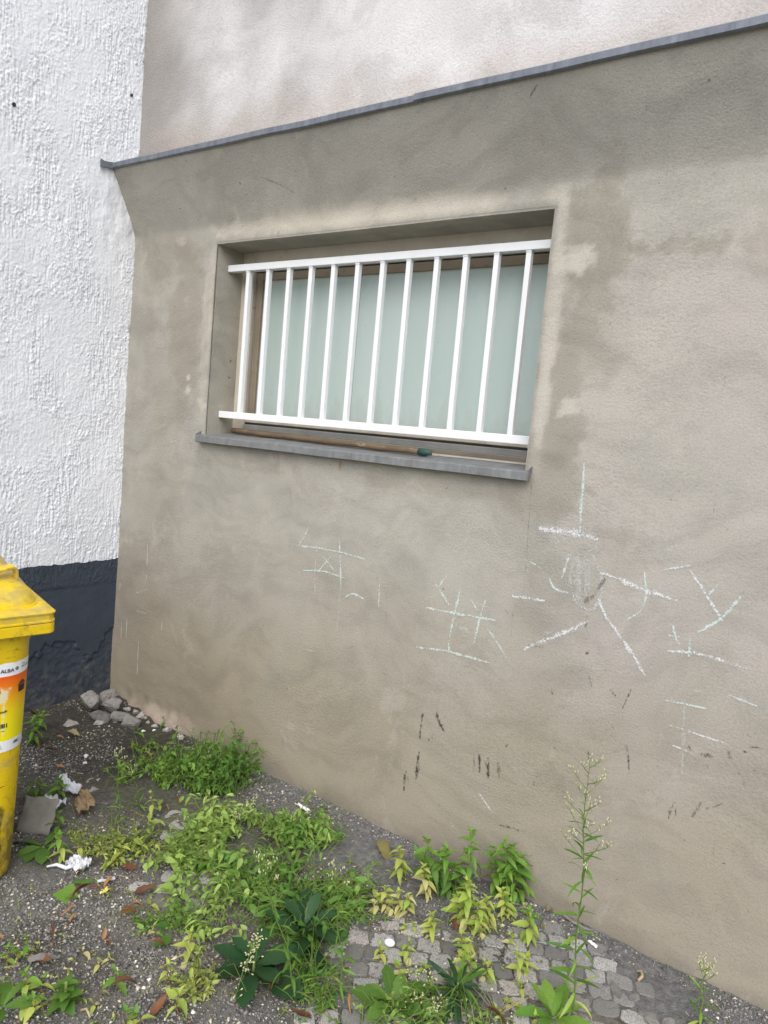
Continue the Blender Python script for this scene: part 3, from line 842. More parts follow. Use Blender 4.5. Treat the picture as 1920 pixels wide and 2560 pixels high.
# ------------------------------------------------------------------ chalk scrawls, scuffs, cracks on the render
def stroke(name, pts, width, mat, off=0.0012, jit=0.15):
    P = [Vector((a, b)) for a, b in pts]
    # resample and smooth
    out = []
    for i in range(len(P) - 1):
        n = max(2, int((P[i + 1] - P[i]).length / 0.012))
        for k in range(n): out.append(P[i].lerp(P[i + 1], k / n))
    out.append(P[-1])
    for _ in range(3):
        out = [out[0]] + [(out[i - 1] + out[i] * 2 + out[i + 1]) / 4 for i in range(1, len(out) - 1)] + [out[-1]]
    V = []; F = []; UV = []
    L = 0
    for i, q in enumerate(out):
        d = out[min(i + 1, len(out) - 1)] - out[max(i - 1, 0)]
        d = d.normalized() if d.length > 1e-9 else Vector((1, 0))
        nrm = Vector((-d.y, d.x))
        if i: L += (q - out[i - 1]).length
        w = width * (0.55 + 0.45 * min(1, min(i, len(out) - 1 - i) / 3 + 0.1)) * (1 + jit * float(pn(L * 40, 0.5 + width * 900, 4)))
        for s_, uvv in ((-1, 0.0), (0, 0.5), (1, 1.0)):
            e = q + nrm * (s_ * w / 2)
            V.append((e.x, float(wall_y(e.x, e.y)) - off, e.y)); UV.append((L, uvv))
    for i in range(len(out) - 1):
        a = i * 3
        F += [(a, a + 1, a + 4, a + 3), (a + 1, a + 2, a + 5, a + 4)]
    me = mesh(name, V, F, mat)
    uvl = me.uv_layers.new(name='UVMap')
    for lp in me.loops: uvl.data[lp.index].uv = UV[lp.vertex_index]
    return ob(name, me, wall)


CH = [
    ('chalkg', 9, [(2.404, 1.516), (2.410, 1.431), (2.410, 1.374), (2.420, 1.274)]),
    ('chalk', 24, [(2.276, 1.286), (2.328, 1.287), (2.389, 1.288), (2.438, 1.286), (2.478, 1.279)]),
    ('chalk', 13, [(2.298, 1.279), (2.359, 1.284), (2.429, 1.284)]),
    ('chalkg', 7, [(2.237, 1.171), (2.280, 1.164), (2.306, 1.148)]),
    ('chalkg', 10, [(2.391, 1.213), (2.384, 1.175), (2.375, 1.132)]),
    ('chalkg', 9, [(2.333, 1.126), (2.352, 1.089), (2.408, 1.089)]),
    ('chalk', 15, [(2.209, 1.038), (2.263, 1.044), (2.326, 1.046)]),
    ('chalk', 12, [(2.500, 1.175), (2.558, 1.167), (2.642, 1.146), (2.696, 1.140), (2.750, 1.131)]),
    ('chalkg', 11, [(2.610, 1.155), (2.669, 1.142)]),
    ('chalkg', 8, [(2.633, 1.203), (2.651, 1.131), (2.638, 1.072), (2.601, 1.045)]),
    ('chalk', 13, [(2.504, 1.091), (2.526, 1.047), (2.580, 0.992), (2.632, 0.939), (2.678, 0.882)]),
    ('chalk', 14, [(2.479, 1.011), (2.418, 0.964), (2.342, 0.914), (2.273, 0.866)]),
    ('chalkf', 20, [(2.423, 1.172), (2.424, 1.104), (2.459, 1.042)]),
    ('chalkf', 14, [(2.449, 1.218), (2.458, 1.111)]),
    ('chalk', 9, [(2.765, 1.230), (2.808, 1.181), (2.871, 1.100)]),
    ('chalkg', 9, [(2.909, 1.182), (2.867, 1.105), (2.809, 1.051)]),
    ('chalkg', 7, [(2.845, 1.206), (2.823, 1.166)]),
    ('chalkg', 7, [(2.690, 1.219), (2.763, 1.246)]),
    ('chalkg', 12, [(2.737, 1.057), (2.745, 1.023), (2.763, 1.003)]),
    ('chalkg', 8, [(2.728, 1.022), (2.763, 1.027)]),
    ('chalk', 11, [(2.732, 0.975), (2.800, 0.989), (2.882, 0.986), (2.952, 0.976)]),
    ('chalkg', 8, [(2.790, 1.031), (2.794, 0.972)]),
    ('chalkg', 8, [(2.743, 0.824), (2.804, 0.827), (2.863, 0.832)]),
    ('chalk', 7, [(2.765, 0.750), (2.831, 0.748), (2.923, 0.744)]),
    ('chalk', 9, [(2.782, 0.691), (2.814, 0.689), (2.850, 0.681)]),
    ('chalkf', 14, [(2.798, 0.839), (2.809, 0.727), (2.822, 0.605)]),
    ('chalkg', 7, [(2.915, 0.889), (2.991, 0.877)]),
    ('chalkf', 10, [(2.823, 0.874), (2.863, 0.889)]),
    ('chalkg', 9, [(1.902, 1.022), (1.932, 0.992), (1.970, 0.956)]),
    ('chalkg', 7, [(1.945, 1.063), (1.915, 1.004)]),
    ('chalkg', 10, [(2.006, 1.024), (1.995, 0.931), (1.984, 0.840), (1.987, 0.783)]),
    ('chalkg', 9, [(1.873, 0.926), (1.988, 0.931), (2.096, 0.937), (2.161, 0.942)]),
    ('chalkg', 9, [(2.110, 1.006), (2.096, 0.932), (2.084, 0.840)]),
    ('chalkg', 7, [(2.056, 0.992), (2.083, 0.961)]),
    ('chalkg', 8, [(1.848, 0.768), (1.968, 0.786), (2.078, 0.787), (2.174, 0.787)]),
    ('chalkg', 7, [(2.129, 0.907), (2.174, 0.864), (2.215, 0.818)]),
    ('chalkg', 7, [(1.277, 1.145), (1.255, 1.096), (1.227, 1.053)]),
    ('chalkg', 7, [(1.223, 1.052), (1.317, 1.061), (1.441, 1.064), (1.578, 1.056)]),
    ('chalkf', 8, [(1.321, 1.109), (1.326, 0.959), (1.335, 0.846)]),
    ('chalkg', 7, [(1.441, 1.109), (1.456, 1.007), (1.468, 0.910)]),
    ('chalkg', 6, [(1.260, 0.953), (1.373, 0.972), (1.476, 0.962)]),
    ('chalkg', 7, [(1.349, 1.039), (1.422, 0.986)]),
    ('chalkg', 7, [(1.402, 1.038), (1.343, 0.964)]),
    ('chalkf', 7, [(1.586, 1.150), (1.617, 1.132), (1.599, 1.103)]),
    ('chalkg', 10, [(1.495, 0.888), (1.528, 0.914), (1.584, 0.898)]),
    ('chalkg', 7, [(1.654, 0.973), (1.660, 0.883)]),
    ('chalkf', 9, [(1.466, 0.900), (1.468, 0.741)]),
    ('chalkf', 9, [(2.381, 0.854), (2.461, 0.860), (2.541, 0.865)]),
    ('chalkf', 8, [(2.884, 1.538), (2.887, 1.495)]),
    ('chalkf', 14, [(2.329, 0.938), (2.364, 0.946)]),
    ('chalkf', 15, [(2.439, 1.241), (2.408, 1.199), (2.402, 1.129), (2.429, 1.061), (2.479, 1.039), (2.512, 1.083), (2.505, 1.168), (2.464, 1.233)]),
    ('chalkf', 22, [(2.423, 1.211), (2.445, 1.069)]), ('chalkf', 26, [(2.458, 1.208), (2.469, 1.084)]), ('chalkf', 30, [(2.593, 1.109), (2.648, 1.098)]),
    ('chalkf', 26, [(2.006, 0.889), (2.067, 0.876)]), ('chalkf', 24, [(2.671, 1.268), (2.735, 1.301)]),
    ('chalkf', 7, [(1.298, 0.625), (1.379, 0.626)]),
    ('chalkf', 10, [(2.634, 1.317), (2.645, 1.277)]),
    ('chalkf', 12, [(2.674, 1.246), (2.714, 1.266)]),
    ('chalkf', 9, [(2.438, 1.165), (2.448, 1.243), (2.491, 1.250)]),
    ('chalkf', 9, [(2.540, 1.156), (2.544, 1.090)]),
    ('chalk', 8, [(2.163, 0.309), (2.191, 0.285), (2.227, 0.256)]),
    ('chalkf', 12, [(2.061, 0.153), (2.085, 0.143)]),
    ('chalkf', 7, [(2.667, 0.478), (2.675, 0.463)]),
    ('chalkf', 8, [(2.624, 0.285), (2.641, 0.301)]),
    ('chalkf', 9, [(0.150, 0.627), (0.258, 0.673)]),
    ('chalkf', 9, [(0.176, 0.542), (0.251, 0.546)]),
]
PXM = 0.7354 * 2.6 / 1800
for mk_, w, pts in CH:
    stroke('chalk_stroke', pts, w * PXM * 1.15, M[mk_], 0.0014, 0.7)
    if mk_ == 'chalk' and w > 9: stroke('chalk_dust', pts, w * PXM * 2.6, M['chalkd'], 0.0010, 0.6)
SK = [
    ('scuff', 12, [(1.906, 0.526), (1.901, 0.478), (1.902, 0.426)]), ('scuff', 16, [(1.963, 0.549), (1.977, 0.513), (2.003, 0.487)]),
    ('scuff', 10, [(1.982, 0.504), (2.000, 0.511)]), ('scufff', 24, [(1.955, 0.461), (1.939, 0.430)]),
    ('scuff', 16, [(1.905, 0.375), (1.901, 0.315), (1.902, 0.263)]), ('scuff', 14, [(1.857, 0.282), (1.855, 0.240), (1.856, 0.193)]),
    ('scuff', 16, [(2.153, 0.450), (2.160, 0.384)]), ('scuff', 18, [(2.184, 0.449), (2.194, 0.383)]), ('scufff', 14, [(2.226, 0.445), (2.229, 0.406)]),
    ('scufff', 10, [(2.130, 0.445), (2.138, 0.398)]),
    ('scuff', 7, [(2.642, 0.829), (2.632, 0.795), (2.622, 0.759)]), ('scuff', 5, [(2.650, 0.651), (2.663, 0.606), (2.668, 0.559)]),
    ('scufff', 22, [(2.518, 1.159), (2.498, 1.119), (2.460, 1.067)]), ('scufff', 14, [(2.475, 1.027), (2.473, 0.987)]),
    ('scuff', 11, [(2.576, 0.810), (2.597, 0.793)]), ('scuff', 22, [(2.865, 0.694), (2.880, 0.689), (2.898, 0.692)]),
    ('scuff', 9, [(2.824, 0.708), (2.837, 0.694)]), ('scufff', 18, [(2.936, 0.723), (2.942, 0.702)]), ('scuff', 7, [(2.989, 0.754), (3.014, 0.761)]),
    ('scuff', 8, [(3.007, 0.689), (3.019, 0.689)]), ('scuff', 8, [(2.974, 0.737), (2.982, 0.734)]),
    ('scufff', 20, [(2.288, 0.882), (2.314, 0.886), (2.343, 0.890)]), ('scuff', 7, [(2.189, 0.984), (2.204, 0.974)]),
    ('scuff', 5, [(1.636, 0.342), (1.638, 0.307)]), ('scufff', 6, [(2.503, 0.839), (2.518, 0.803)]), ('scufff', 7, [(2.675, 1.434), (2.703, 1.434)]),
    ('scuff', 5, [(2.382, 1.004), (2.381, 0.988)]), ('scufff', 8, [(1.687, 0.627), (1.719, 0.628)]), ('scuff', 6, [(2.388, 0.750), (2.394, 0.741)]),
    ('scufff', 8, [(2.598, 0.697), (2.604, 0.685)]), ('scufff', 9, [(2.248, 0.507), (2.257, 0.524)]), ('scuff', 7, [(2.416, 0.563), (2.440, 0.556)]),
    ('scuff', 14, [(2.257, 0.221), (2.290, 0.231), (2.331, 0.232)]), ('scuff', 8, [(2.212, 0.219), (2.221, 0.220)]),
    ('scuff', 12, [(2.536, 0.590), (2.538, 0.565)]), ('scuff', 8, [(2.374, 0.461), (2.372, 0.442)]), ('scuff', 8, [(2.365, 0.431), (2.366, 0.411)]),
    ('scuff', 8, [(2.469, 0.431), (2.473, 0.421)]), ('scufff', 14, [(2.232, 0.444), (2.236, 0.390)]), ('scuff', 12, [(2.191, 0.446), (2.196, 0.375)]),
    ('scufff', 5, [(2.647, 0.650), (2.658, 0.609), (2.669, 0.554)]),
    ('scuff', 14, [(2.812, 0.522), (2.804, 0.496), (2.800, 0.459)]), ('scuff', 8, [(2.815, 0.506), (2.820, 0.478)]),
    ('scufff', 16, [(2.884, 0.549), (2.872, 0.517), (2.866, 0.492)]), ('scufff', 10, [(2.907, 0.542), (2.899, 0.527)]), ('scufff', 8, [(2.943, 0.566), (2.916, 0.542)]),
    ('scuff', 8, [(2.964, 0.387), (2.971, 0.389)]), ('scuff', 8, [(3.041, 0.282), (3.049, 0.273)]), ('scuff', 7, [(2.965, 0.238), (2.969, 0.240)]),
    ('scuff', 8, [(2.351, 0.151), (2.387, 0.162)]), ('scufff', 5, [(2.933, 0.446), (2.938, 0.394)]), ('scufff', 5, [(2.761, 0.518), (2.763, 0.478)]),
    ('scuff', 8, [(3.007, 0.691), (3.019, 0.689)]), ('scuff', 9, [(2.975, 0.736), (2.984, 0.736)]),
    ('scuff', 16, [(1.850, 0.268), (1.855, 0.195)]), ('scuff', 14, [(1.909, 0.336), (1.910, 0.273)]), ('scufff', 10, [(1.866, 0.263), (1.872, 0.228)]),
    ('scuff', 12, [(2.653, 2.600), (2.659, 2.593)]), ('scuff', 8, [(2.526, 2.374), (2.530, 2.368)]), ('scufff', 10, [(2.016, 2.412), (2.029, 2.407)]),
    ('scufff', 8, [(2.051, 2.393), (2.056, 2.380)]), ('scufff', 8, [(0.926, 2.558), (1.062, 2.505), (1.136, 2.452)]),
    ('scufff', 9, [(2.158, 2.663), (2.130, 2.637)]), ('scufff', 6, [(2.158, 2.559), (2.161, 2.523)]),
    ('crack', 4, [(2.233, 1.450), (2.236, 1.371), (2.238, 1.291), (2.245, 1.170), (2.247, 1.050), (2.217, 0.990), (2.221, 0.897)]),
    ('crack', 3, [(1.687, 0.968), (1.703, 0.773)]), ('crack', 3, [(2.804, 1.495), (2.807, 1.366)]),
]
for mk_, w, pts in SK:
    stroke('crack_line' if mk_ == 'crack' else 'scuff_mark', pts, w * PXM * (1.0 if mk_ != 'crack' else 0.9), M[mk_], 0.0016, 0.8)
DR = [((1270, 0), (1270, 190)), ((1268, 255), (1267, 300)), ((1050, 660), (1047, 820)), ((1098, 645), (1090, 805)), ((1197, 845), (1186, 1130)), ((1396, 670), (1394, 740))]
for (a, b) in (([(0.232, 0.898), (0.239, 0.788)]), ([(0.240, 0.749), (0.242, 0.723)]), ([(0.059, 0.467), (0.063, 0.369)]), ([(0.102, 0.486), (0.103, 0.388)]), ([(0.206, 0.388), (0.207, 0.294)]), ([(0.208, 0.282), (0.210, 0.215)]), ([(0.375, 0.532), (0.377, 0.492)]), ([(0.031, 0.664), (0.030, 0.621)])):
    stroke('paint_drip', [a, b], 0.0035, M['drip'], 0.0014)

# ------------------------------------------------------------------ wheeled bin
BR = R(-10.3)
bin_ = thing('wheelie_bin', 'dirty yellow wheeled rubbish bin with torn orange and yellow sticker', 'bin', (0.832, -1.232, float(gz(0.84, -1.2)) - 0.004), BR)


def rrect(hx, hy, r, n=8):
    P = []
    for (sx_, sy_, a0) in ((1, 1, 0), (-1, 1, 90), (-1, -1, 180), (1, -1, 270)):
        for k in range(n + 1):
            a = R(a0 + 90 * k / n)
            P.append((sx_ * (hx - r) + r * math.cos(a), sy_ * (hy - r) + r * math.sin(a)))
    return P


def loft(name, rings, mat, parent, cap0=True, cap1=True, smooth=True):
    V = []; F = []
    n = len(rings[0])
    for rg in rings: V += rg
    for i in range(len(rings) - 1):
        for k in range(n):
            F.append((i * n + k, i * n + (k + 1) % n, (i + 1) * n + (k + 1) % n, (i + 1) * n + k))
    if cap0: F.append(tuple(range(n - 1, -1, -1)))
    if cap1: F.append(tuple((len(rings) - 1) * n + k for k in range(n)))
    me = mesh(name, V, F, mat, smooth)
    if smooth:
        try: me.set_sharp_from_angle(angle=R(38))
        except Exception: pass
    return ob(name, me, parent)


BHX0, BHX1, BHY0, BHY1 = 0.200, 0.232, 0.197, 0.222


def bdim(z):
    t = z / 0.83
    return BHX0 + (BHX1 - BHX0) * t, BHY0 + (BHY1 - BHY0) * t, 0.085


def tilt(x): return 0.045 * (0.25 - x) / 0.5      # the rim climbs towards the hinge


zl = [0.0, 0.012, 0.03, 0.12, 0.22, 0.32, 0.42, 0.52, 0.62, 0.72, 0.80, 0.835]
rings = []
for z in zl:
    hx, hy, r = bdim(z)
    s = 0.012 if z == 0 else (0.003 if z < 0.02 else 0)
    rings.append([(x, y, z + (tilt(x) * z / 0.835)) for x, y in rrect(hx - s, hy - s, r)])
body = loft('body', rings, M['bin'], bin_)
# front grip recess ribs
for yy in (-0.115, 0.115):
    pass
# collar under the lid
CX, CY = 0.268, 0.262
rings = []
for (s, z) in ((0.030, 0.832), (0.004, 0.834), (0.0, 0.838), (0.0, 0.866), (0.003, 0.869)):
    rings.append([(x, y, z + tilt(x)) for x, y in rrect(CX - s, CY - s, 0.022)])
loft('collar', rings, M['bin'], bin_)
# gussets between collar and body on both flanks, and two on the front
for sy_ in (1, -1):
    y0 = sy_ * 0.218; y1 = sy_ * 0.252
    for xg in (0.135, -0.10):
        V = [(xg, y0 * 0.98, 0.765), (xg, y0, 0.835), (xg, y1, 0.835), (xg + 0.012, y0 * 0.98, 0.765), (xg + 0.012, y0, 0.835), (xg + 0.012, y1, 0.835)]
        ob('gusset', mesh('gusset', V, [(0, 1, 2), (3, 5, 4), (0, 3, 4, 1), (1, 4, 5, 2), (2, 5, 3, 0)], M['bin']), bin_)
# lid: rim with recessed band, raised dome, grip
lid_rings = []
for (s, z) in ((0.006, 0.8715), (0.001, 0.872), (0.001, 0.877), (0.0035, 0.8785), (0.0035, 0.8955), (0.001, 0.897), (0.0, 0.902), (0.006, 0.907), (0.04, 0.9085)):
    lid_rings.append([(x, y, z + tilt(x)) for x, y in rrect(CX + 0.002 - s, CY + 0.002 - s, 0.024)])
lid = loft('lid', lid_rings, M['bin'], bin_)


def dome_h(x): return 0.060 + 0.054 * float(sst(0.20, -0.10, x))


rings = []
for (s, h) in ((0.0, 0.0), (0.001, 0.10), (0.005, 0.12), (0.006, 0.20), (0.014, 0.45), (0.026, 0.68), (0.044, 0.86), (0.068, 0.96), (0.10, 1.0), (0.14, 1.02)):
    rg = []
    for x, y in rrect(0.238 - s, 0.240 - s, max(0.02, 0.070 - s * 0.35)):
        xx = x - 0.016
        rg.append((xx, y, 0.905 + tilt(xx) + dome_h(xx) * h))
    rings.append(rg)
loft('dome', rings, M['bin'], lid)
# loop grip on the front right shoulder of the dome, mirrored on the other side
for sy_ in (1, -1):
    gxp = [(0.172, 0.105), (0.150, 0.125), (0.05, 0.150), (0.0, 0.158)]
    pts = [(0.132, sy_ * 0.108, 0.970), (0.130, sy_ * 0.111, 1.000), (0.127, sy_ * 0.122, 1.012), (0.120, sy_ * 0.150, 1.018), (0.113, sy_ * 0.176, 1.022), (0.110, sy_ * 0.187, 1.012), (0.108, sy_ * 0.191, 0.965)]
    V = []; F = []
    for i, q in enumerate(pts):
        q = Vector(q); d = (Vector(pts[min(i + 1, 6)]) - Vector(pts[max(i - 1, 0)])).normalized()
        side = Vector((1.0, sy_ * 0.15, -0.25)).normalized(); side = (side - d * side.dot(d)).normalized(); up_ = d.cross(side)
        for a, b in ((-1, -1), (1, -1), (1, 1), (-1, 1)):
            V.append(q + side * (a * 0.014) + up_ * (b * 0.0042))
    for i in range(6):
        for k in range(4):
            F.append((i * 4 + k, i * 4 + (k + 1) % 4, i * 4 + 4 + (k + 1) % 4, i * 4 + 4 + k))
    F += [(3, 2, 1, 0), (24, 25, 26, 27)]
    me = mesh('grip', V, F, M['bin'])
    bm = bmesh.new(); bm.from_mesh(me); bmesh.ops.bevel(bm, geom=bm.edges[:], offset=0.002, segments=2, affect='EDGES'); bm.to_mesh(me); bm.free()
    ob('grip', me, lid)
# hinge bar, wheels and axle at the back
V, F = tube_vf([(-0.275, -0.2, 0.935), (-0.275, 0.2, 0.935)], 0.014, 12)
ob('rear_handle', mesh('rear_handle', V, F, M['bin'], True), bin_)
V, F = tube_vf([(-0.215, -0.235, 0.10), (-0.215, 0.235, 0.10)], 0.011, 10)
ob('axle', mesh('axle', V, F, M['rubber'], True), bin_)
for sy_ in (1, -1):
    V, F = tube_vf([(-0.215, sy_ * 0.205, 0.10), (-0.215, sy_ * 0.21, 0.10), (-0.215, sy_ * 0.24, 0.10), (-0.215, sy_ * 0.245, 0.10)], [0.088, 0.098, 0.098, 0.088], 28)
    ob('wheel', mesh('wheel', V, F, M['rubber'], True), bin_)


# sticker wrapped round the front; s = arc length measured along the front from its centre line (towards +y)
def body_pt(s, z, off):
    hx, hy, r = bdim(z)
    fl = hy - r
    sg = 1 if s >= 0 else -1
    a = abs(s)
    if a <= fl: x, y = hx + off, a
    elif a <= fl + r * math.pi / 2:
        t = (a - fl) / r
        x = hx - r + (r + off) * math.cos(t); y = fl + (r + off) * math.sin(t)
    else:
        x = hx - r - (a - fl - r * math.pi / 2); y = hy + off
    return (x, sg * y, z + tilt(x) * z / 0.835)


LZ0, LZ1, LS0, LS1 = 0.452, 0.742, -0.20, 0.238
S_ = np.linspace(LS0, LS1, 40); Z_ = np.linspace(LZ0, LZ1, 24)
V = []; UV = []
for j, z in enumerate(Z_):
    for i, s in enumerate(S_):
        zz_ = z + (0.004 * float(pn(s * 60, 3.3, 2)) if j == len(Z_) - 1 else 0)
        V.append(body_pt(s, zz_, 0.0012)); UV.append(((s - LS0) / (LS1 - LS0), (z - LZ0) / (LZ1 - LZ0)))
me = mesh('sticker', V, grid_faces(40, 24), M['label'], True)
uvl = me.uv_layers.new(name='UVMap')
for lp in me.loops: uvl.data[lp.index].uv = UV[lp.vertex_index]
stk = ob('sticker', me, bin_)
stk['label'] = 'torn sticker fading from orange to yellow with white bands'


def print_text(txt, size, s, z, bold=0.0, name='lettering'):
    cu = bpy.data.curves.new('t', 'FONT'); cu.body = txt; cu.size = size; cu.offset = bold
    o = bpy.data.objects.new('t', cu); col.objects.link(o)
    dg = bpy.context.evaluated_depsgraph_get(); dg.update()
    me = bpy.data.meshes.new_from_object(o.evaluated_get(dg))
    bpy.data.objects.remove(o); bpy.data.curves.remove(cu)
    for v in me.vertices: v.co = body_pt(s + v.co.x, z + v.co.y, 0.0036)
    me.materials.clear(); me.materials.append(M['black'])
    return ob(name, me, stk)


def print_poly(polys, name='printed_icon'):
    V = []; F = []
    for P in polys:
        b = len(V)
        if len(P) == 4:
            for k in range(7):
                u = k / 6
                for (A_, B_) in ((P[0], P[1]), (P[3], P[2])):
                    V.append(body_pt(A_[0] + (B_[0] - A_[0]) * u, A_[1] + (B_[1] - A_[1]) * u, 0.0022))
            for k in range(6): F.append((b + 2 * k, b + 2 * k + 2, b + 2 * k + 3, b + 2 * k + 1))
            continue
        for s, z in P: V.append(body_pt(s, z, 0.0022))
        F.append(tuple(range(b, b + len(P))))
    return ob(name, mesh(name, V, F, M['black']), stk)


def ring(s, z, r, n=14, w=0.35):
    out = []
    for k in range(n):
        a0, a1 = 2 * math.pi * k / n, 2 * math.pi * (k + 1) / n
        out.append([(s + r * math.cos(a0), z + r * math.sin(a0)), (s + r * math.cos(a1), z + r * math.sin(a1)), (s + r * (1 - w) * math.cos(a1), z + r * (1 - w) * math.sin(a1)), (s + r * (1 - w) * math.cos(a0), z + r * (1 - w) * math.sin(a0))])
    return out


SE = 0.115      # arc position of the first letter of the name
DZ = 0.036
print_text('ALBA', 0.0165, SE, 0.677 + DZ, 0.0)
print_text('ALBA', 0.0165, SE + 0.0007, 0.6774 + DZ, 0.0)
print_poly(ring(SE + 0.050, 0.6845 + DZ, 0.0058, 12, 0.35) + ring(SE + 0.050, 0.6845 + DZ, 0.0024, 8, 0.9))
print_text('Telefon', 0.0048, SE + 0.066, 0.693 + DZ, 0.0001)
print_text('030 351 82 351', 0.0066, SE + 0.066, 0.6835 + DZ, 0.0002)
print_text('ndstoffe', 0.0100, SE - 0.006, 0.548 + DZ, 0.0003)
ps, pz_ = SE + 0.074, 0.615 + DZ
print_poly([[(ps - 0.0145, pz_ - 0.012), (ps + 0.0145, pz_ - 0.012), (ps + 0.015, pz_ + 0.010), (ps - 0.015, pz_ + 0.010)],
            [(ps - 0.019, pz_ + 0.012), (ps + 0.019, pz_ + 0.012), (ps + 0.019, pz_ + 0.0145), (ps - 0.019, pz_ + 0.0145)],
            [(ps - 0.0145, pz_ + 0.016), (ps + 0.0145, pz_ + 0.016), (ps + 0.007, pz_ + 0.022), (ps - 0.007, pz_ + 0.022)],
            [(ps - 0.0025, pz_ + 0.0225), (ps + 0.0025, pz_ + 0.0225), (ps + 0.0025, pz_ + 0.026), (ps - 0.0025, pz_ + 0.026)]])
print_poly([[(SE - 0.012, 0.602 + DZ), (SE + 0.002, 0.610 + DZ), (SE + 0.005, 0.618 + DZ), (SE - 0.008, 0.611 + DZ)]])
for k in range(4):
    a = SE + 0.008 + k * 0.0045 + (0.0025 if k == 3 else 0)
    print_poly([[(a, 0.497 + DZ), (a + 0.0033, 0.497 + DZ), (a + 0.0033, 0.511 + DZ), (a, 0.511 + DZ)]])
print_poly([[(SE + 0.010, 0.486 + DZ), (SE + 0.021, 0.486 + DZ), (SE + 0.021, 0.4875 + DZ), (SE + 0.010, 0.4875 + DZ)]])
print_poly(ring(SE + 0.007, 0.4385 + DZ, 0.004, 10, 0.4) + [[(SE - 0.002, 0.4295 + DZ), (SE + 0.016, 0.4295 + DZ), (SE + 0.016, 0.4310 + DZ), (SE - 0.002, 0.4310 + DZ)]])
bxs, bzs = SE + 0.052, 0.4345 + DZ
print_poly([[(bxs, bzs), (bxs + 0.028, bzs), (bxs + 0.028, bzs + 0.0012), (bxs, bzs + 0.0012)], [(bxs, bzs + 0.0085), (bxs + 0.028, bzs + 0.0085), (bxs + 0.028, bzs + 0.0097), (bxs, bzs + 0.0097)],
            [(bxs, bzs), (bxs + 0.0012, bzs), (bxs + 0.0012, bzs + 0.0097), (bxs, bzs + 0.0097)], [(bxs + 0.027, bzs), (bxs + 0.0282, bzs), (bxs + 0.0282, bzs + 0.0097), (bxs + 0.027, bzs + 0.0097)],
            [(bxs + 0.003, bzs + 0.0025), (bxs + 0.018, bzs + 0.0025), (bxs + 0.018, bzs + 0.007), (bxs + 0.003, bzs + 0.007)]])


def bin_scuff(pts, w):
    V = []; F = []; UV = []
    for i, (s, z) in enumerate(pts):
        for k, uvv in ((-1, 0.0), (0, 0.5), (1, 1.0)):
            V.append(body_pt(s + k * w[i] / 2, z, 0.0011)); UV.append((z, uvv))
    for i in range(len(pts) - 1):
        a = i * 3; F += [(a, a + 1, a + 4, a + 3), (a + 1, a + 2, a + 5, a + 4)]
    me = mesh('dirt_streak', V, F, M['scuff2'])
    uvl = me.uv_layers.new(name='UVMap')
    for lp in me.loops: uvl.data[lp.index].uv = UV[lp.vertex_index]
    return ob('dirt_streak', me, bin_)


M['scuff2'] = m_mark('rubbed_black_dirt', (0.06, 0.045, 0.02), 22, 0.50, 0.78, 0.7)
bin_scuff([(SE + 0.012 + 0.004 * math.sin(i), 0.10 + i * 0.016) for i in range(12)], [0.02, 0.03, 0.034, 0.03, 0.03, 0.034, 0.03, 0.028, 0.03, 0.045, 0.05, 0.03])
bin_scuff([(SE + 0.01 + i * 0.004, 0.335 + 0.002 * math.sin(i * 2)) for i in range(8)], [0.008] * 8)

# ------------------------------------------------------------------ cobbles sunk in the ground
def cobble_mesh(k):
    r_ = random.Random(100 + k)
    bm = bmesh.new()
    j = lambda a: r_.uniform(-a, a)
    rings = []
    base = []
    for sx_, sy_ in ((1, 1), (-1, 1), (-1, -1), (1, -1)):
        cx, cy, ch = 0.5 + j(0.05), 0.5 + j(0.05), 0.07 + abs(j(0.09))
        P3 = [(cx, cy - ch * 1.3), (cx - ch, cy)] if sx_ * sy_ > 0 else [(cx - ch, cy), (cx, cy - ch * 1.3)]
        base += [(sx_ * p, sy_ * q) for p, q in P3]
        base.append((sx_ * j(0.12), sy_ * (0.5 + j(0.05))) if sx_ * sy_ > 0 else (sx_ * (0.5 + j(0.05)), sy_ * j(0.12)))
    n = len(base)
    sl = (j(0.05), j(0.05))
    for (f, z) in ((0.97, -0.6), (1.0, -0.05), (0.985, -0.008), (0.92, 0.010)):
        rings.append([bm.verts.new((x * f, y * f, z + j(0.014) * (f < 0.99) + sl[0] * x + sl[1] * y)) for x, y in base])
    c = bm.verts.new((j(0.1), j(0.1), 0.014 + j(0.02)))
    for a_, b_ in zip(rings[:-1], rings[1:]):
        for i in range(n): bm.faces.new((a_[i], a_[(i + 1) % n], b_[(i + 1) % n], b_[i]))
    for i in range(n): bm.faces.new((rings[-1][i], rings[-1][(i + 1) % n], c))
    me = bpy.data.meshes.new('cobblestone'); bm.to_mesh(me); bm.free()
    me.materials.append(M['cobble'])
    return me


CM = [cobble_mesh(k) for k in range(10)]


def in_poly(x, y, P):
    c = False; j = len(P) - 1
    for i in range(len(P)):
        if (P[i][1] > y) != (P[j][1] > y) and x < (P[j][0] - P[i][0]) * (y - P[i][1]) / (P[j][1] - P[i][1]) + P[i][0]: c = not c
        j = i
    return c


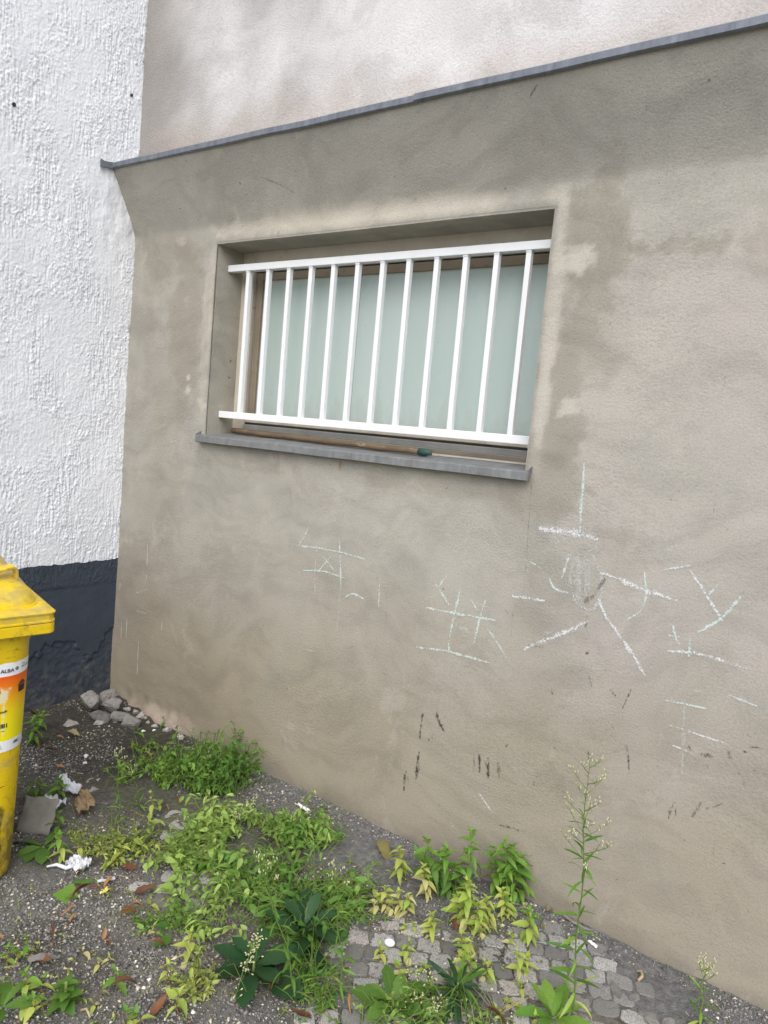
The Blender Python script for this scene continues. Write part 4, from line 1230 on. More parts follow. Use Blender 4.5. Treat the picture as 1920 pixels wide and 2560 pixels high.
PA = [(1.947, -0.508), (1.993, -0.440), (2.122, -0.375), (2.240, -0.345), (2.327, -0.292), (2.425, -0.204), (2.489, -0.096), (2.557, -0.060), (2.670, -0.082), (2.771, -0.127), (2.869, -0.145), (2.937, -0.201), (2.968, -0.246), (2.192, -0.912), (2.075, -0.876), (2.050, -0.782), (2.050, -0.656)]
PC = [(1.296, -0.780), (1.428, -0.641), (1.535, -0.663), (1.653, -0.801), (1.554, -0.890), (1.415, -0.860)]
PD = [(1.042, -0.520), (1.134, -0.429), (1.285, -0.537), (1.193, -0.644)]
PE = [(0.471, -0.494), (0.587, -0.374), (1.034, -0.667), (0.948, -0.711), (0.669, -0.600)]
PG = [(1.619, -0.615), (1.692, -0.518), (1.760, -0.571), (1.693, -0.686)]
COB = []
ncob = 0


def lay(cx, cy, ang, su, sv, drop, P):
    """one cobble; (su, sv) its size, drop how deep it sits"""
    global ncob
    z = float(gz(cx, cy))
    o = ob('cobblestone', CM[rng.randrange(10)], ground)
    o.location = (cx, cy, z + 0.0040 - drop)
    o.rotation_euler = (rng.uniform(-0.035, 0.035), rng.uniform(-0.035, 0.035), ang + rng.uniform(-0.05, 0.05) + rng.choice((0, math.pi)))
    o.scale = (su * rng.uniform(0.92, 1.0), sv * rng.uniform(0.90, 1.0), 0.07)
    COB.append((cx, cy))
    ncob += 1


AC = (3.88, -3.09)
rad = 2.45
while rad < 3.75:
    a = R(70)
    while a < R(150):
        su = rng.uniform(0.050, 0.084)
        da = su / rad
        am = a + da / 2
        x = AC[0] + rad * math.cos(am); y = AC[1] + rad * math.sin(am)
        if in_poly(x, y, PA) and ncob < 226:
            n_ = float(fbm(x * 3.0, y * 3.0, 3, 77))
            if n_ > -0.5: lay(x, y, am + math.pi / 2, su - 0.003, 0.0585, max(0, 0.004 - 0.014 * n_) * rng.uniform(0.2, 1.3), PA)
        a += da
    rad += 0.0605
for P, n_max, dp in ((PC, 26, 0.0), (PD, 12, 0.004), (PE, 26, 0.008), (PG, 10, 0.006)):
    cx = sum(q[0] for q in P) / len(P); cy = sum(q[1] for q in P) / len(P)
    a = R(33); u_ = Vector((math.cos(a), math.sin(a))); v_ = Vector((-u_.y, u_.x)); k = 0
    for r_ in range(-9, 10):
        s = -0.7 + rng.uniform(0, 0.05)
        while s < 0.7:
            su = rng.uniform(0.05, 0.10) if P is PC else rng.uniform(0.06, 0.085)
            q = Vector((cx, cy)) + u_ * (s + su / 2) + v_ * (r_ * 0.066)
            if in_poly(q.x, q.y, P) and k < n_max:
                lay(q.x, q.y, a, su - 0.007, 0.060, dp + rng.uniform(-0.002, 0.004), P); k += 1
            s += su

# ------------------------------------------------------------------ gravel: uncountable small chips
def gravel():
    n = 190000
    xs_ = nrs.uniform(-0.02, 3.45, n); ys_ = nrs.uniform(-1.95, -0.004, n)
    inv = ys_ > -1.392 + (xs_ - 1.576) * 0.861 - 0.35
    xs_, ys_ = xs_[inv], ys_[inv]; n = len(xs_)
    dns = 0.40 + 0.95 * fbm(xs_ * 2.2, ys_ * 2.2, 3, 40)
    dns = dns + 0.45 * sst(-0.7, -1.0, ys_ + 0.35 * (1.6 - xs_)) + 0.3 * sst(-0.12, -0.01, ys_)
    dns = dns - 0.42 * np.exp(-((xs_ - 0.35) / 0.7) ** 2 - ((ys_ + 0.25) / 0.45) ** 2)
    keep = nrs.rand(n) < dns
    xs_, ys_ = xs_[keep], ys_[keep]
    cb = np.array(COB)
    # chips lie between the cobbles far more than on them
    d2 = np.full(len(xs_), 9.0)
    for c0 in cb:
        d2 = np.minimum(d2, (xs_ - c0[0]) ** 2 + (ys_ - c0[1]) ** 2)
    keep = (d2 > 0.027 ** 2) | (nrs.rand(len(xs_)) < 0.10)
    xs_, ys_, d2 = xs_[keep], ys_[keep], d2[keep]
    n = len(xs_)
    sz = 0.0020 + 0.0048 * nrs.rand(n) ** 2.0
    sz = np.where(nrs.rand(n) < 0.02, sz * 1.8, sz)
    base = np.array([(1, 0, 0), (-0.5, 0.87, 0), (-0.5, -0.87, 0), (0.2, 0.1, 0.8), (-0.1, 0.0, -0.7)])
    FB = np.array([(0, 1, 3), (1, 2, 3), (2, 0, 3), (1, 0, 4), (2, 1, 4), (0, 2, 4)])
    a = nrs.rand(n) * 6.283
    jit = 1 + 0.45 * (nrs.rand(n, 5, 3) - 0.5) * 2
    P = base[None] * jit
    ca_, sa_ = np.cos(a)[:, None], np.sin(a)[:, None]
    el = (0.75 + 0.7 * nrs.rand(n))[:, None]
    X = (P[..., 0] * ca_ - P[..., 1] * sa_ * el) * sz[:, None] + xs_[:, None]
    Y = (P[..., 0] * sa_ + P[..., 1] * ca_ * el) * sz[:, None] + ys_[:, None]
    fine_ = np.exp(-((xs_ - 1.6) ** 2 + (ys_ + 0.7) ** 2) / 6.0)
    zz = gz(xs_, ys_) + (0.0035 * fbm(xs_ * 22, ys_ * 22, 3, 8) + 0.003 * fbm(xs_ * 60, ys_ * 60, 2, 4)) * fine_ + np.where(d2 < 0.03 ** 2, 0.006, 0.0)
    Zc = P[..., 2] * sz[:, None] * 0.8 + (zz + sz * 0.25)[:, None]
    V = np.stack([X, Y, Zc], -1).reshape(-1, 3)
    F = (FB[None] + (np.arange(n) * 5)[:, None, None]).reshape(-1, 3)
    me = bpy.data.meshes.new('gravel')
    me.vertices.add(len(V)); me.vertices.foreach_set('co', V.ravel())
    me.loops.add(F.size); me.loops.foreach_set('vertex_index', F.ravel())
    me.polygons.add(len(F)); me.polygons.foreach_set('loop_start', np.arange(0, F.size, 3)); me.polygons.foreach_set('loop_total', np.full(len(F), 3))
    me.update(); me.validate()
    t = nrs.rand(n)
    pal = np.array([(0.115, 0.112, 0.11), (0.17, 0.166, 0.16), (0.24, 0.232, 0.22), (0.31, 0.30, 0.275), (0.60, 0.56, 0.43), (0.72, 0.70, 0.65), (0.22, 0.14, 0.09)])
    ci = np.searchsorted(np.array([0.20, 0.47, 0.74, 0.90, 0.962, 0.982, 1.01]), t)
    c = pal[ci] * (0.8 + 0.4 * nrs.rand(n))[:, None] * np.array([1.03, 1.0, 0.945])
    colattr(me, 'col', np.repeat(c, 5, 0))
    nb = NB('gravel_chips'); nb.set(attr_col(nb), 0.85, 0.25); me.materials.append(nb.m)
    o = ob('gravel', me)
    tag(o, 'grey and cream gravel chips strewn over the yard ground', 'gravel', kind='stuff')


gravel()

# ------------------------------------------------------------------ rubble stones heaped in the corner
def stone_mesh(seed, sx_, sy_, sz_, mat, rough=0.07, cuts=1, n=16):
    r_ = random.Random(seed)
    bm = bmesh.new()
    for i in range(n):
        v = Vector((r_.gauss(0, 1), r_.gauss(0, 1), r_.gauss(0, 1))).normalized()
        m_ = max(abs(v.x), abs(v.y), abs(v.z))
        v = v * (0.55 / m_ * 0.75 + 0.25 * 0.55) * r_.uniform(0.88, 1.12)
        bm.verts.new((v.x * sx_, v.y * sy_, v.z * sz_))
    bmesh.ops.convex_hull(bm, input=bm.verts[:])
    bmesh.ops.delete(bm, geom=[v for v in bm.verts if not v.link_faces], context='VERTS')
    bmesh.ops.bevel(bm, geom=bm.edges[:], offset=min(sx_, sy_, sz_) * 0.06, segments=1, affect='EDGES')
    bmesh.ops.triangulate(bm, faces=bm.faces[:])
    bmesh.ops.subdivide_edges(bm, edges=bm.edges[:], cuts=cuts)
    for v in bm.verts:
        k = rough * min(sx_, sy_, sz_)
        v.co += Vector((r_.uniform(-k, k), r_.uniform(-k, k), r_.uniform(-k, k))) * 0.6
    me = bpy.data.meshes.new('stone'); bm.to_mesh(me); bm.free()
    zmin = min(v.co.z for v in me.vertices)
    for v in me.vertices: v.co.z -= zmin
    me.materials.append(mat)
    return me


def stone(name, seed, xy, s, rz, label, cat='stone', mat='rubble', lift=0.0, group='rubble heaped in the wall corner', tilt_=(0, 0)):
    k_ = 0.88 if name == 'rubble_stone' else 0.8
    o = ob(name, stone_mesh(seed, s[0] * k_, s[1] * k_, s[2] * k_, M[mat]))
    o.location = (xy[0], xy[1], float(gz(xy[0], xy[1])) - 0.012 + lift)
    o.rotation_euler = (tilt_[0], tilt_[1], rz)
    return tag(o, label, cat, group)


stone('rubble_stone', 9, (0.131, -0.214), (0.095, 0.075, 0.105), 0.4, 'tallest jagged rubble stone leaning against the slate-blue plinth', tilt_=(0.2, 0.1))
stone('rubble_stone', 14, (0.145, -0.119), (0.088, 0.079, 0.084), 1.1, 'grey rubble stone at the back of the heap, right in the corner')
stone('rubble_stone', 25, (0.234, -0.144), (0.101, 0.075, 0.075), 0.2, 'pinkish grey rubble stone lying on top in the middle of the heap', lift=0.012)
stone('rubble_stone', 36, (0.244, -0.225), (0.101, 0.066, 0.062), 0.5, 'blocky brown-grey rubble stone at the front of the heap', tilt_=(0.0, 0.0))
stone('rubble_stone', 47, (0.294, -0.149), (0.101, 0.075, 0.066), 0.9, 'flat dark grey slab of rubble between the blocky stones')
stone('rubble_stone', 58, (0.374, -0.140), (0.088, 0.070, 0.066), 0.3, 'wedge-shaped rubble stone nearest the crumbled foot of the render')
stone('mortar_lump', 69, (0.209, -0.359), (0.085, 0.06, 0.03), 0.3, 'flat pale mortar lump on soil in front of the rubble heap', 'mortar lump', 'chunk')
stone('mortar_lump', 70, (0.270, -0.253), (0.055, 0.04, 0.03), 1.3, 'small pale mortar lump at the foot of the blocky rubble stone', 'mortar lump', 'chunk')
for i, (xy, s) in enumerate((((0.453, -0.131), 0.022), ((0.480, -0.088), 0.018), ((0.483, -0.453), 0.022), ((0.532, -0.490), 0.018), ((0.272, -0.183), 0.016))):
    o = stone('white_chip', 80 + i, xy, (s * 1.3, s, s * 0.6), i, ['white plaster chip by the crumbled wall foot', 'second white plaster chip, closer to the crumbled wall foot', 'white chip on bare soil below the rubble heap', 'white chip lying just below another chip on bare soil', 'white chip wedged between the rubble stones'][i], 'plaster chip', 'shell', 0.012, 'white chips on the ground')

# cracked-off mortar pieces along the foot of the render (part of the wall)
for i in range(9):
    x = 0.24 + 0.045 * i + rng.uniform(-0.03, 0.03)
    s = rng.uniform(0.012, 0.036)
    o = ob('mortar_fragment', stone_mesh(200 + i, s * 1.4, s, s * 0.8, M['chunk'], 0.1), wall)
    o.location = (x, -0.035 - rng.uniform(0, 0.035), float(gz(x, -0.05)) - 0.010)
    o.rotation_euler = (0, 0, rng.uniform(0, 6))

# ------------------------------------------------------------------ leaves and plants
def leaf_vf(W, droop, fold, shape='ovate', rows=6, twist=0.0, serr=0.0, curl=0.0):
    """unit-length leaf along +x, 3 vertices across"""
    V = []; F = []
    for i in range(rows + 1):
        t = i / rows
        if shape == 'ovate': w = W * (math.sin(math.pi * min(1, t * 1.02) ** 0.62) ** 0.9) * (1 - 0.15 * t)
        elif shape == 'lance': w = W * math.sin(math.pi * t ** 0.8) ** 0.75
        elif shape == 'broad': w = W * (math.sin(math.pi * t ** 1.25) ** 0.7)
        elif shape == 'heart': w = W * (math.sin(math.pi * (0.12 + 0.88 * t) ** 0.55) ** 0.8)
        else: w = W * math.sin(math.pi * t) ** 0.5
        w = max(w, 0.004)
        if serr and 0 < i < rows: w *= 1 + serr * (1 if i % 2 else -1)
        a = droop * t
        x = t if abs(droop) < 1e-4 else math.sin(a) / droop
        z = 0 if abs(droop) < 1e-4 else -(1 - math.cos(a)) / droop
        tw = twist * t
        for s_ in (-1, 0, 1):
            yy = s_ * w * math.cos(fold + curl * t); zz_ = abs(s_) * w * math.sin(fold + curl * t)
            V.append((x + 0.0, yy * math.cos(tw) - zz_ * math.sin(tw), z + zz_ * math.cos(tw) + yy * math.sin(tw)))
    for i in range(rows):
        a = i * 3
        F += [(a, a + 3, a + 4, a + 1), (a + 1, a + 4, a + 5, a + 2)]
    return np.array(V), F


LV = {
    'ov': [leaf_vf(0.23, 0.5, 0.35), leaf_vf(0.20, 0.9, 0.5, twist=0.4), leaf_vf(0.25, 0.3, 0.3, twist=-0.35), leaf_vf(0.22, 1.3, 0.4)],
    'ln': [leaf_vf(0.065, 0.9, 0.3, 'lance', 7), leaf_vf(0.055, 1.6, 0.35, 'lance', 8, 0.6), leaf_vf(0.07, 0.4, 0.3, 'lance', 6, -0.4)],
    'nl': [leaf_vf(0.11, 0.8, 0.3, 'lance', 7), leaf_vf(0.12, 0.4, 0.25, 'lance', 7, 0.3)],
    'br': [leaf_vf(0.20, 0.5, 0.2, 'broad', 9, 0.1, 0.10), leaf_vf(0.17, 0.8, 0.3, 'broad', 9, -0.2, 0.12), leaf_vf(0.22, 0.3, 0.25, 'broad', 9, 0.2, 0.08)],
    'hr': [leaf_vf(0.40, 0.5, 0.15, 'heart', 8, 0.0, 0.07), leaf_vf(0.42, 0.9, 0.2, 'heart', 8, 0.2, 0.08)],
    'dd': [leaf_vf(0.17, 1.3, 0.7, 'lance', 8, 0.9, 0, 0.7), leaf_vf(0.22, -0.7, 0.5, 'ovate', 8, 0.6, 0.08, 0.4), leaf_vf(0.14, 0.9, 0.9, 'lance', 8, -1.2), leaf_vf(0.25, 0.6, 0.4, 'broad', 8, 0.7, 0.1, 0.6)],
}
_lm = {}


def leaf_me(shape, k, tone):
    key = (shape, k, tone)
    if key not in _lm:
        V, F = LV[shape][k]
        _lm[key] = mesh('leaf', V, F, M[tone], True)
    return _lm[key]


def put_leaf(parent, pos, az, el, L, shape, tone, roll=0.0, name='leaf'):
    k = rng.randrange(len(LV[shape]))
    o = bpy.data.objects.new(name, leaf_me(shape, k, tone))
    col.objects.link(o); o.parent = parent
    m_ = Matrix.Translation(pos) @ Matrix.Rotation(az, 4, 'Z') @ Matrix.Rotation(-el, 4, 'Y') @ Matrix.Rotation(roll, 4, 'X')
    o.matrix_local = m_ @ Matrix.Diagonal((L, L * rng.uniform(0.85, 1.12), L, 1))
    return o


def stem_pts(dx, dy, h, n=7, wob=0.006, base=(0, 0, 0)):
    ph = rng.uniform(0, 6)
    return [Vector((base[0] + dx * (i / n) ** 1.3 + wob * math.sin(ph + i * 1.2), base[1] + dy * (i / n) ** 1.3 + wob * math.cos(ph + i), base[2] + h * i / n)) for i in range(n + 1)]


def along(pts, t):
    f = t * (len(pts) - 1); i = min(int(f), len(pts) - 2)
    return pts[i].lerp(pts[i + 1], f - i)


def weed(label, stems, tones=('Lp', 'Ly', 'Ly'), L=0.036, gap=0.022, stem='stemr', group='yellow-green weeds between the cobbles', name='weed_plant', cat='weed', shape='ov', dens=1.0, bush=0):
    if group.startswith('yellow-green'): L *= 1.0; gap *= 0.66
    x0, y0 = stems[0][0], stems[0][1]
    z0 = float(gz(x0, y0)) + 0.002
    t_ = thing(name, label, cat, (x0, y0, z0), 0, group)
    for (x, y, dx, dy, h) in stems:
        h = max(h, 0.03)
        pts = stem_pts(dx * 0.9, dy * 0.9, h * 0.97, 6, 0.003, (x - x0, y - y0, float(gz(x, y)) + 0.002 - z0 - 0.008))
        V, F = tube_vf(pts, [0.0020 - 0.0010 * i / 6 for i in range(7)], 5)
        ob('stem', mesh('stem', V, F, M[stem], True), t_)
        n = max(3, int(h / (gap * 0.66) * dens))
        az = rng.uniform(0, 6.28)
        for i in range(n):
            u = 0.14 + 0.86 * (i / max(1, n - 1))
            az += math.pi / 2 + rng.uniform(-0.4, 0.4)
            prof_ = (0.55 + 0.75 * math.sin(math.pi * min(1, u * 0.9))) * (0.6 if u > 0.95 else 1)
            for s_ in (0, math.pi):
                if rng.random() < 0.06: continue
                ll = 0.92 * L * prof_ * rng.uniform(0.75, 1.2)
                el = -0.55 + 0.95 * u + rng.uniform(-0.25, 0.25)
                tn = tones[min(len(tones) - 1, int(u * len(tones) * 0.999))]
                if rng.random() < 0.15: tn = rng.choice(tones)
                put_leaf(t_, along(pts, min(1, u + rng.uniform(-0.02, 0.02))), az + s_ + rng.uniform(-0.35, 0.35), el, ll, shape, tn, rng.uniform(-0.3, 0.3))
        for s_ in range(2):
            put_leaf(t_, pts[-1], az + s_ * 2.4, 0.85, L * 0.55, shape, tones[-1])
    return t_


GY_ = ('Lp', 'Ly', 'Ly'); GG = ('Ly', 'Ly', 'Lg')
# -- weeds in the right half, between the cobbles and the wall
weed('tall yellow-green weed beside the big dry leaf at the wall foot', [(2.006, -0.221, -0.013, -0.009, 0.129)], ('Lp', 'Ly', 'Ly'), 0.046)
weed('slim pale-footed weed in front of the dark wall bush', [(2.122, -0.239, -0.013, -0.009, 0.125)], ('Lp', 'Lp', 'Ly'), 0.042)
weed('row of cream-leaved weeds along the edge of the green mat', [(2.063, -0.393, -0.010, -0.007, 0.091), (2.101, -0.374, -0.004, -0.003, 0.092), (2.131, -0.363, -0.007, -0.005, 0.087), (2.047, -0.415, -0.008, -0.006, 0.066), (2.088, -0.394, -0.005, -0.003, 0.050)], ('Lp', 'Lp', 'Ly'), 0.036)
weed('yellow-green weed standing alone on bare cobbles below the cream row', [(2.243, -0.405, -0.005, -0.004, 0.096)], ('Lp', 'Ly', 'Ly'), 0.040)
weed('two tiny pale weed sprouts below the cream row', [(2.163, -0.430, -0.003, -0.002, 0.028), (2.183, -0.408, -0.003, -0.002, 0.032)], ('Lp', 'Ly'), 0.026, 0.016)
weed('broad bushy yellow-green weed clump in front of the wall bush', [(2.311, -0.293, -0.019, -0.013, 0.182), (2.331, -0.274, 0.004, 0.003, 0.099), (2.279, -0.283, -0.015, -0.011, 0.106), (2.350, -0.227, -0.009, -0.006, 0.103), (2.353, -0.284, -0.011, -0.007, 0.068)], ('Lp', 'Ly', 'Ly'), 0.044)
weed('pale weed growing under the right green wall bush', [(2.376, -0.156, -0.013, -0.009, 0.113), (2.389, -0.137, -0.003, -0.002, 0.068)], ('Lp', 'Ly', 'Ly'), 0.038)
weed('yellow weed pair directly below the broad bushy clump', [(2.361, -0.417, -0.008, -0.005, 0.093), (2.363, -0.382, -0.008, -0.005, 0.054)], ('Lp', 'Ly', 'Ly'), 0.036)
weed('yellow weed behind the spiky dark-leaved plant', [(2.392, -0.480, -0.007, -0.005, 0.083), (2.401, -0.453, 0.001, 0.001, 0.057)], ('Lp', 'Ly', 'Ly'), 0.036)
weed('lanky green weed leaning at the wall edge of the cobbles', [(2.477, -0.210, 0.002, 0.002, 0.110)], ('Ly', 'Ly', 'Lg'), 0.050)
weed('low pale weed left of the lanky green weed', [(2.456, -0.264, -0.014, -0.009, 0.047)], ('Lp', 'Ly'), 0.034)
weed('dense short yellow weed next to the tall flowering horseweed', [(2.521, -0.354, -0.016, -0.011, 0.083), (2.526, -0.330, 0.001, 0.001, 0.054)], ('Lp', 'Ly', 'Ly'), 0.034)
weed('yellow weed just right of the white oval shell', [(2.235, -0.529, -0.002, -0.001, 0.071)], ('Lp', 'Ly', 'Ly'), 0.036)
weed('small weed touching the white oval shell', [(2.176, -0.581, -0.005, -0.004, 0.057)], ('Lp', 'Ly'), 0.034)
weed('yellow weed on the cobbles below the white oval shell', [(2.261, -0.601, -0.008, -0.005, 0.055)], ('Lp', 'Ly'), 0.036)
weed('short pale weed between the shell weeds and the spiky plant', [(2.297, -0.538, -0.002, -0.001, 0.036)], ('Lp', 'Ly'), 0.034)
weed('single yellow weed to the right of the spiky plant', [(2.456, -0.448, -0.006, -0.004, 0.071)], ('Lp', 'Ly', 'Ly'), 0.036)
weed('tiny weed sprout under the dense short yellow weed', [(2.551, -0.413, -0.003, -0.002, 0.031)], ('Lp', 'Ly'), 0.030)
weed('small olive weed at the wall joint above the lanky weed', [(2.421, -0.084, -0.007, -0.005, 0.044)], ('Ly', 'Ly'), 0.028)
weed('straggly yellow seedlings in the dry grass tuft', [(2.552, -0.487, -0.003, -0.002, 0.029), (2.577, -0.479, -0.002, -0.001, 0.023)], ('Lp', 'Ly'), 0.028, 0.016)
weed('little yellow weed beside the dandelion rosette', [(2.632, -0.491, -0.003, -0.002, 0.030)], ('Ly', 'Ly'), 0.032)
weed('pale weed over the broad-leaved rosette at the bottom', [(2.249, -0.728, -0.001, -0.001, 0.032), (2.332, -0.678, -0.003, -0.002, 0.035)], ('Lp', 'Ly'), 0.034)
# -- weeds in the left half, on the gravel
weed('three-stemmed weed by the grey wood splinter at the left', [(1.418, -1.288, -0.004, -0.003, 0.060), (1.430, -1.271, -0.004, -0.003, 0.050), (1.429, -1.242, 0.001, 0.001, 0.067)], ('Ly', 'Ly', 'Lg'), 0.036, group='weeds on the gravel')
weed('large bright weed cluster above the round-leaved mallow', [(1.544, -1.308, -0.002, -0.001, 0.067), (1.569, -1.278, -0.002, -0.001, 0.046), (1.620, -1.333, 0.001, 0.001, 0.055), (1.627, -1.311, -0.001, -0.001, 0.042), (1.588, -1.333, 0.002, 0.001, 0.030)], ('Ly', 'Ly', 'Lg'), 0.040, group='weeds on the gravel')
weed('neat star-leaved weed standing alone in the gravel', [(1.699, -1.145, -0.003, -0.002, 0.066)], ('Ly', 'Lg', 'Lg'), 0.040, group='weeds on the gravel')
weed('drooping yellow-green weed left of the bud-laden dark plant', [(1.792, -1.046, -0.005, -0.003, 0.072)], ('Ly', 'Ly', 'Ly'), 0.038, group='weeds on the gravel')
weed('leafy bright yellow weed at the edge of the green mat', [(1.768, -0.966, 0.008, 0.005, 0.108)], ('Lp', 'Ly', 'Ly'), 0.044, group='weeds on the gravel')
weed('bright star-topped weed beside a dead leaf at the bottom', [(1.886, -1.092, -0.005, -0.003, 0.066)], ('Ly', 'Ly', 'Ly'), 0.046, group='weeds on the gravel')
weed('pair of wide-leaved weeds at the bottom edge by a rust leaf', [(1.832, -1.192, -0.014, -0.009, 0.052), (1.848, -1.178, -0.008, -0.006, 0.046)], ('Ly', 'Ly', 'Lg'), 0.046, group='weeds on the gravel')
weed('yellowish weed just below the pale cobble patch', [(1.615, -0.962, 0.003, 0.002, 0.054)], ('Ly', 'Ly', 'Ly'), 0.040, group='weeds on the gravel')
weed('light green weed sprout at the left of the cobble patch', [(1.504, -0.891, 0.002, 0.002, 0.053)], ('Ly', 'Ly', 'Lg'), 0.034, group='weeds on the gravel')
weed('string of tiny yellow seedlings in the middle of the gravel', [(1.690, -1.181, -0.002, -0.001, 0.042), (1.709, -1.218, -0.003, -0.002, 0.020), (1.603, -1.130, -0.004, -0.003, 0.036), (1.605, -1.104, 0.000, 0.000, 0.022), (1.524, -1.132, -0.001, -0.001, 0.018)], ('Ly', 'Lp', 'Ly'), 0.026, 0.018, group='weeds on the gravel')
weed('upright green weed right of the cardboard scrap', [(0.904, -0.837, 0.001, 0.001, 0.079)], ('Ly', 'Lg', 'Lg'), 0.040, group='weeds by the bin')
weed('big green weed above the crumpled white paper', [(1.085, -0.932, -0.010, -0.007, 0.103), (1.087, -0.871, -0.002, -0.001, 0.058)], ('Ly', 'Ly', 'Lg'), 0.044, group='weeds by the bin')
weed('yellowing weed over the brown crumpled leaf', [(1.220, -0.795, -0.003, -0.002, 0.079), (1.220, -0.843, -0.001, -0.001, 0.035), (1.240, -0.727, -0.003, -0.002, 0.067), (1.226, -0.828, 0.001, 0.001, 0.053)], ('Lp', 'Ly', 'Ly'), 0.038, group='weeds by the bin')
weed('yellow-green weed on the soil under the thin tall stem', [(1.072, -0.558, -0.001, -0.000, 0.112), (1.045, -0.498, 0.004, 0.003, 0.041)], ('Ly', 'Ly', 'Ly'), 0.036, group='weeds by the bin')
weed('green weed behind the torn white tissue', [(0.723, -0.724, 0.002, 0.002, 0.100), (0.699, -0.735, -0.006, -0.004, 0.059)], ('Lg', 'Lg', 'Lg'), 0.046, group='weeds by the bin')
weed('green weed half hidden by the bin', [(0.664, -0.769, -0.007, -0.005, 0.089), (0.645, -0.788, -0.006, -0.004, 0.084)], ('Lg', 'Lm', 'Lg'), 0.044, group='weeds by the bin')
weed('tall arching weed between bin and plinth', [(0.276, -0.588, 0.020, 0.014, 0.163), (0.179, -0.500, 0.014, 0.010, 0.096)], ('Lm', 'Lg', 'Lg'), 0.048, group='weeds by the bin')
weed('bright weed sprout at the mat edge by the gravel strip', [(1.502, -0.275, -0.005, -0.003, 0.073)], ('Ly', 'Lg', 'Lg'), 0.042, group='weeds along the wall')
weed('green weed growing straight out of the wall foot', [(1.101, 0.016, -0.022, -0.015, 0.139), (1.102, -0.015, -0.005, -0.003, 0.044)], ('Lm', 'Lg', 'Lg'), 0.048, stem='stemg', group='weeds along the wall')
weed('little dark weed tucked against the wall foot', [(1.335, 0.019, -0.003, -0.002, 0.049)], ('Lm', 'Lm', 'Lm'), 0.038, stem='stemg', group='weeds along the wall')
weed('thin green sprout beside the crumbled render foot', [(0.481, -0.023, -0.012, -0.008, 0.045), (0.467, -0.169, 0.001, 0.000, 0.039)], ('Lg', 'Lg'), 0.034, stem='stemg', group='weeds along the wall')

# -- green bushes growing out of the wall foot
weed('dense fresh-green bush growing against the wall foot', [(2.345, -0.061, -0.035, -0.024, 0.232), (2.366, -0.050, -0.027, -0.018, 0.216), (2.371, -0.020, -0.012, -0.008, 0.167), (2.324, -0.045, -0.054, -0.037, 0.184), (2.372, -0.001, -0.002, -0.001, 0.098), (2.302, -0.048, -0.035, -0.024, 0.121)], ('Lg', 'Lg', 'Lg'), 0.054, 0.026, 'stemg', 'bushes at the wall foot', 'leafy_bush', 'bush')
weed('tall straight green stem between the two wall bushes', [(2.213, -0.121, 0.000, 0.000, 0.239)], ('Lm', 'Lg', 'Lg'), 0.050, 0.030, 'stemg', 'bushes at the wall foot', 'leafy_bush', 'bush')
weed('darker tangled bush at the wall foot next to the dry leaf', [(2.141, -0.196, -0.047, -0.032, 0.201), (2.157, -0.181, -0.030, -0.021, 0.159), (2.172, -0.167, -0.021, -0.015, 0.174), (2.185, -0.155, -0.003, -0.002, 0.115), (2.108, -0.173, -0.059, -0.040, 0.131), (2.197, -0.144, -0.002, -0.001, 0.102)], ('Lm', 'Lm', 'Lg'), 0.052, 0.028, 'stemg', 'bushes at the wall foot', 'leafy_bush', 'bush')


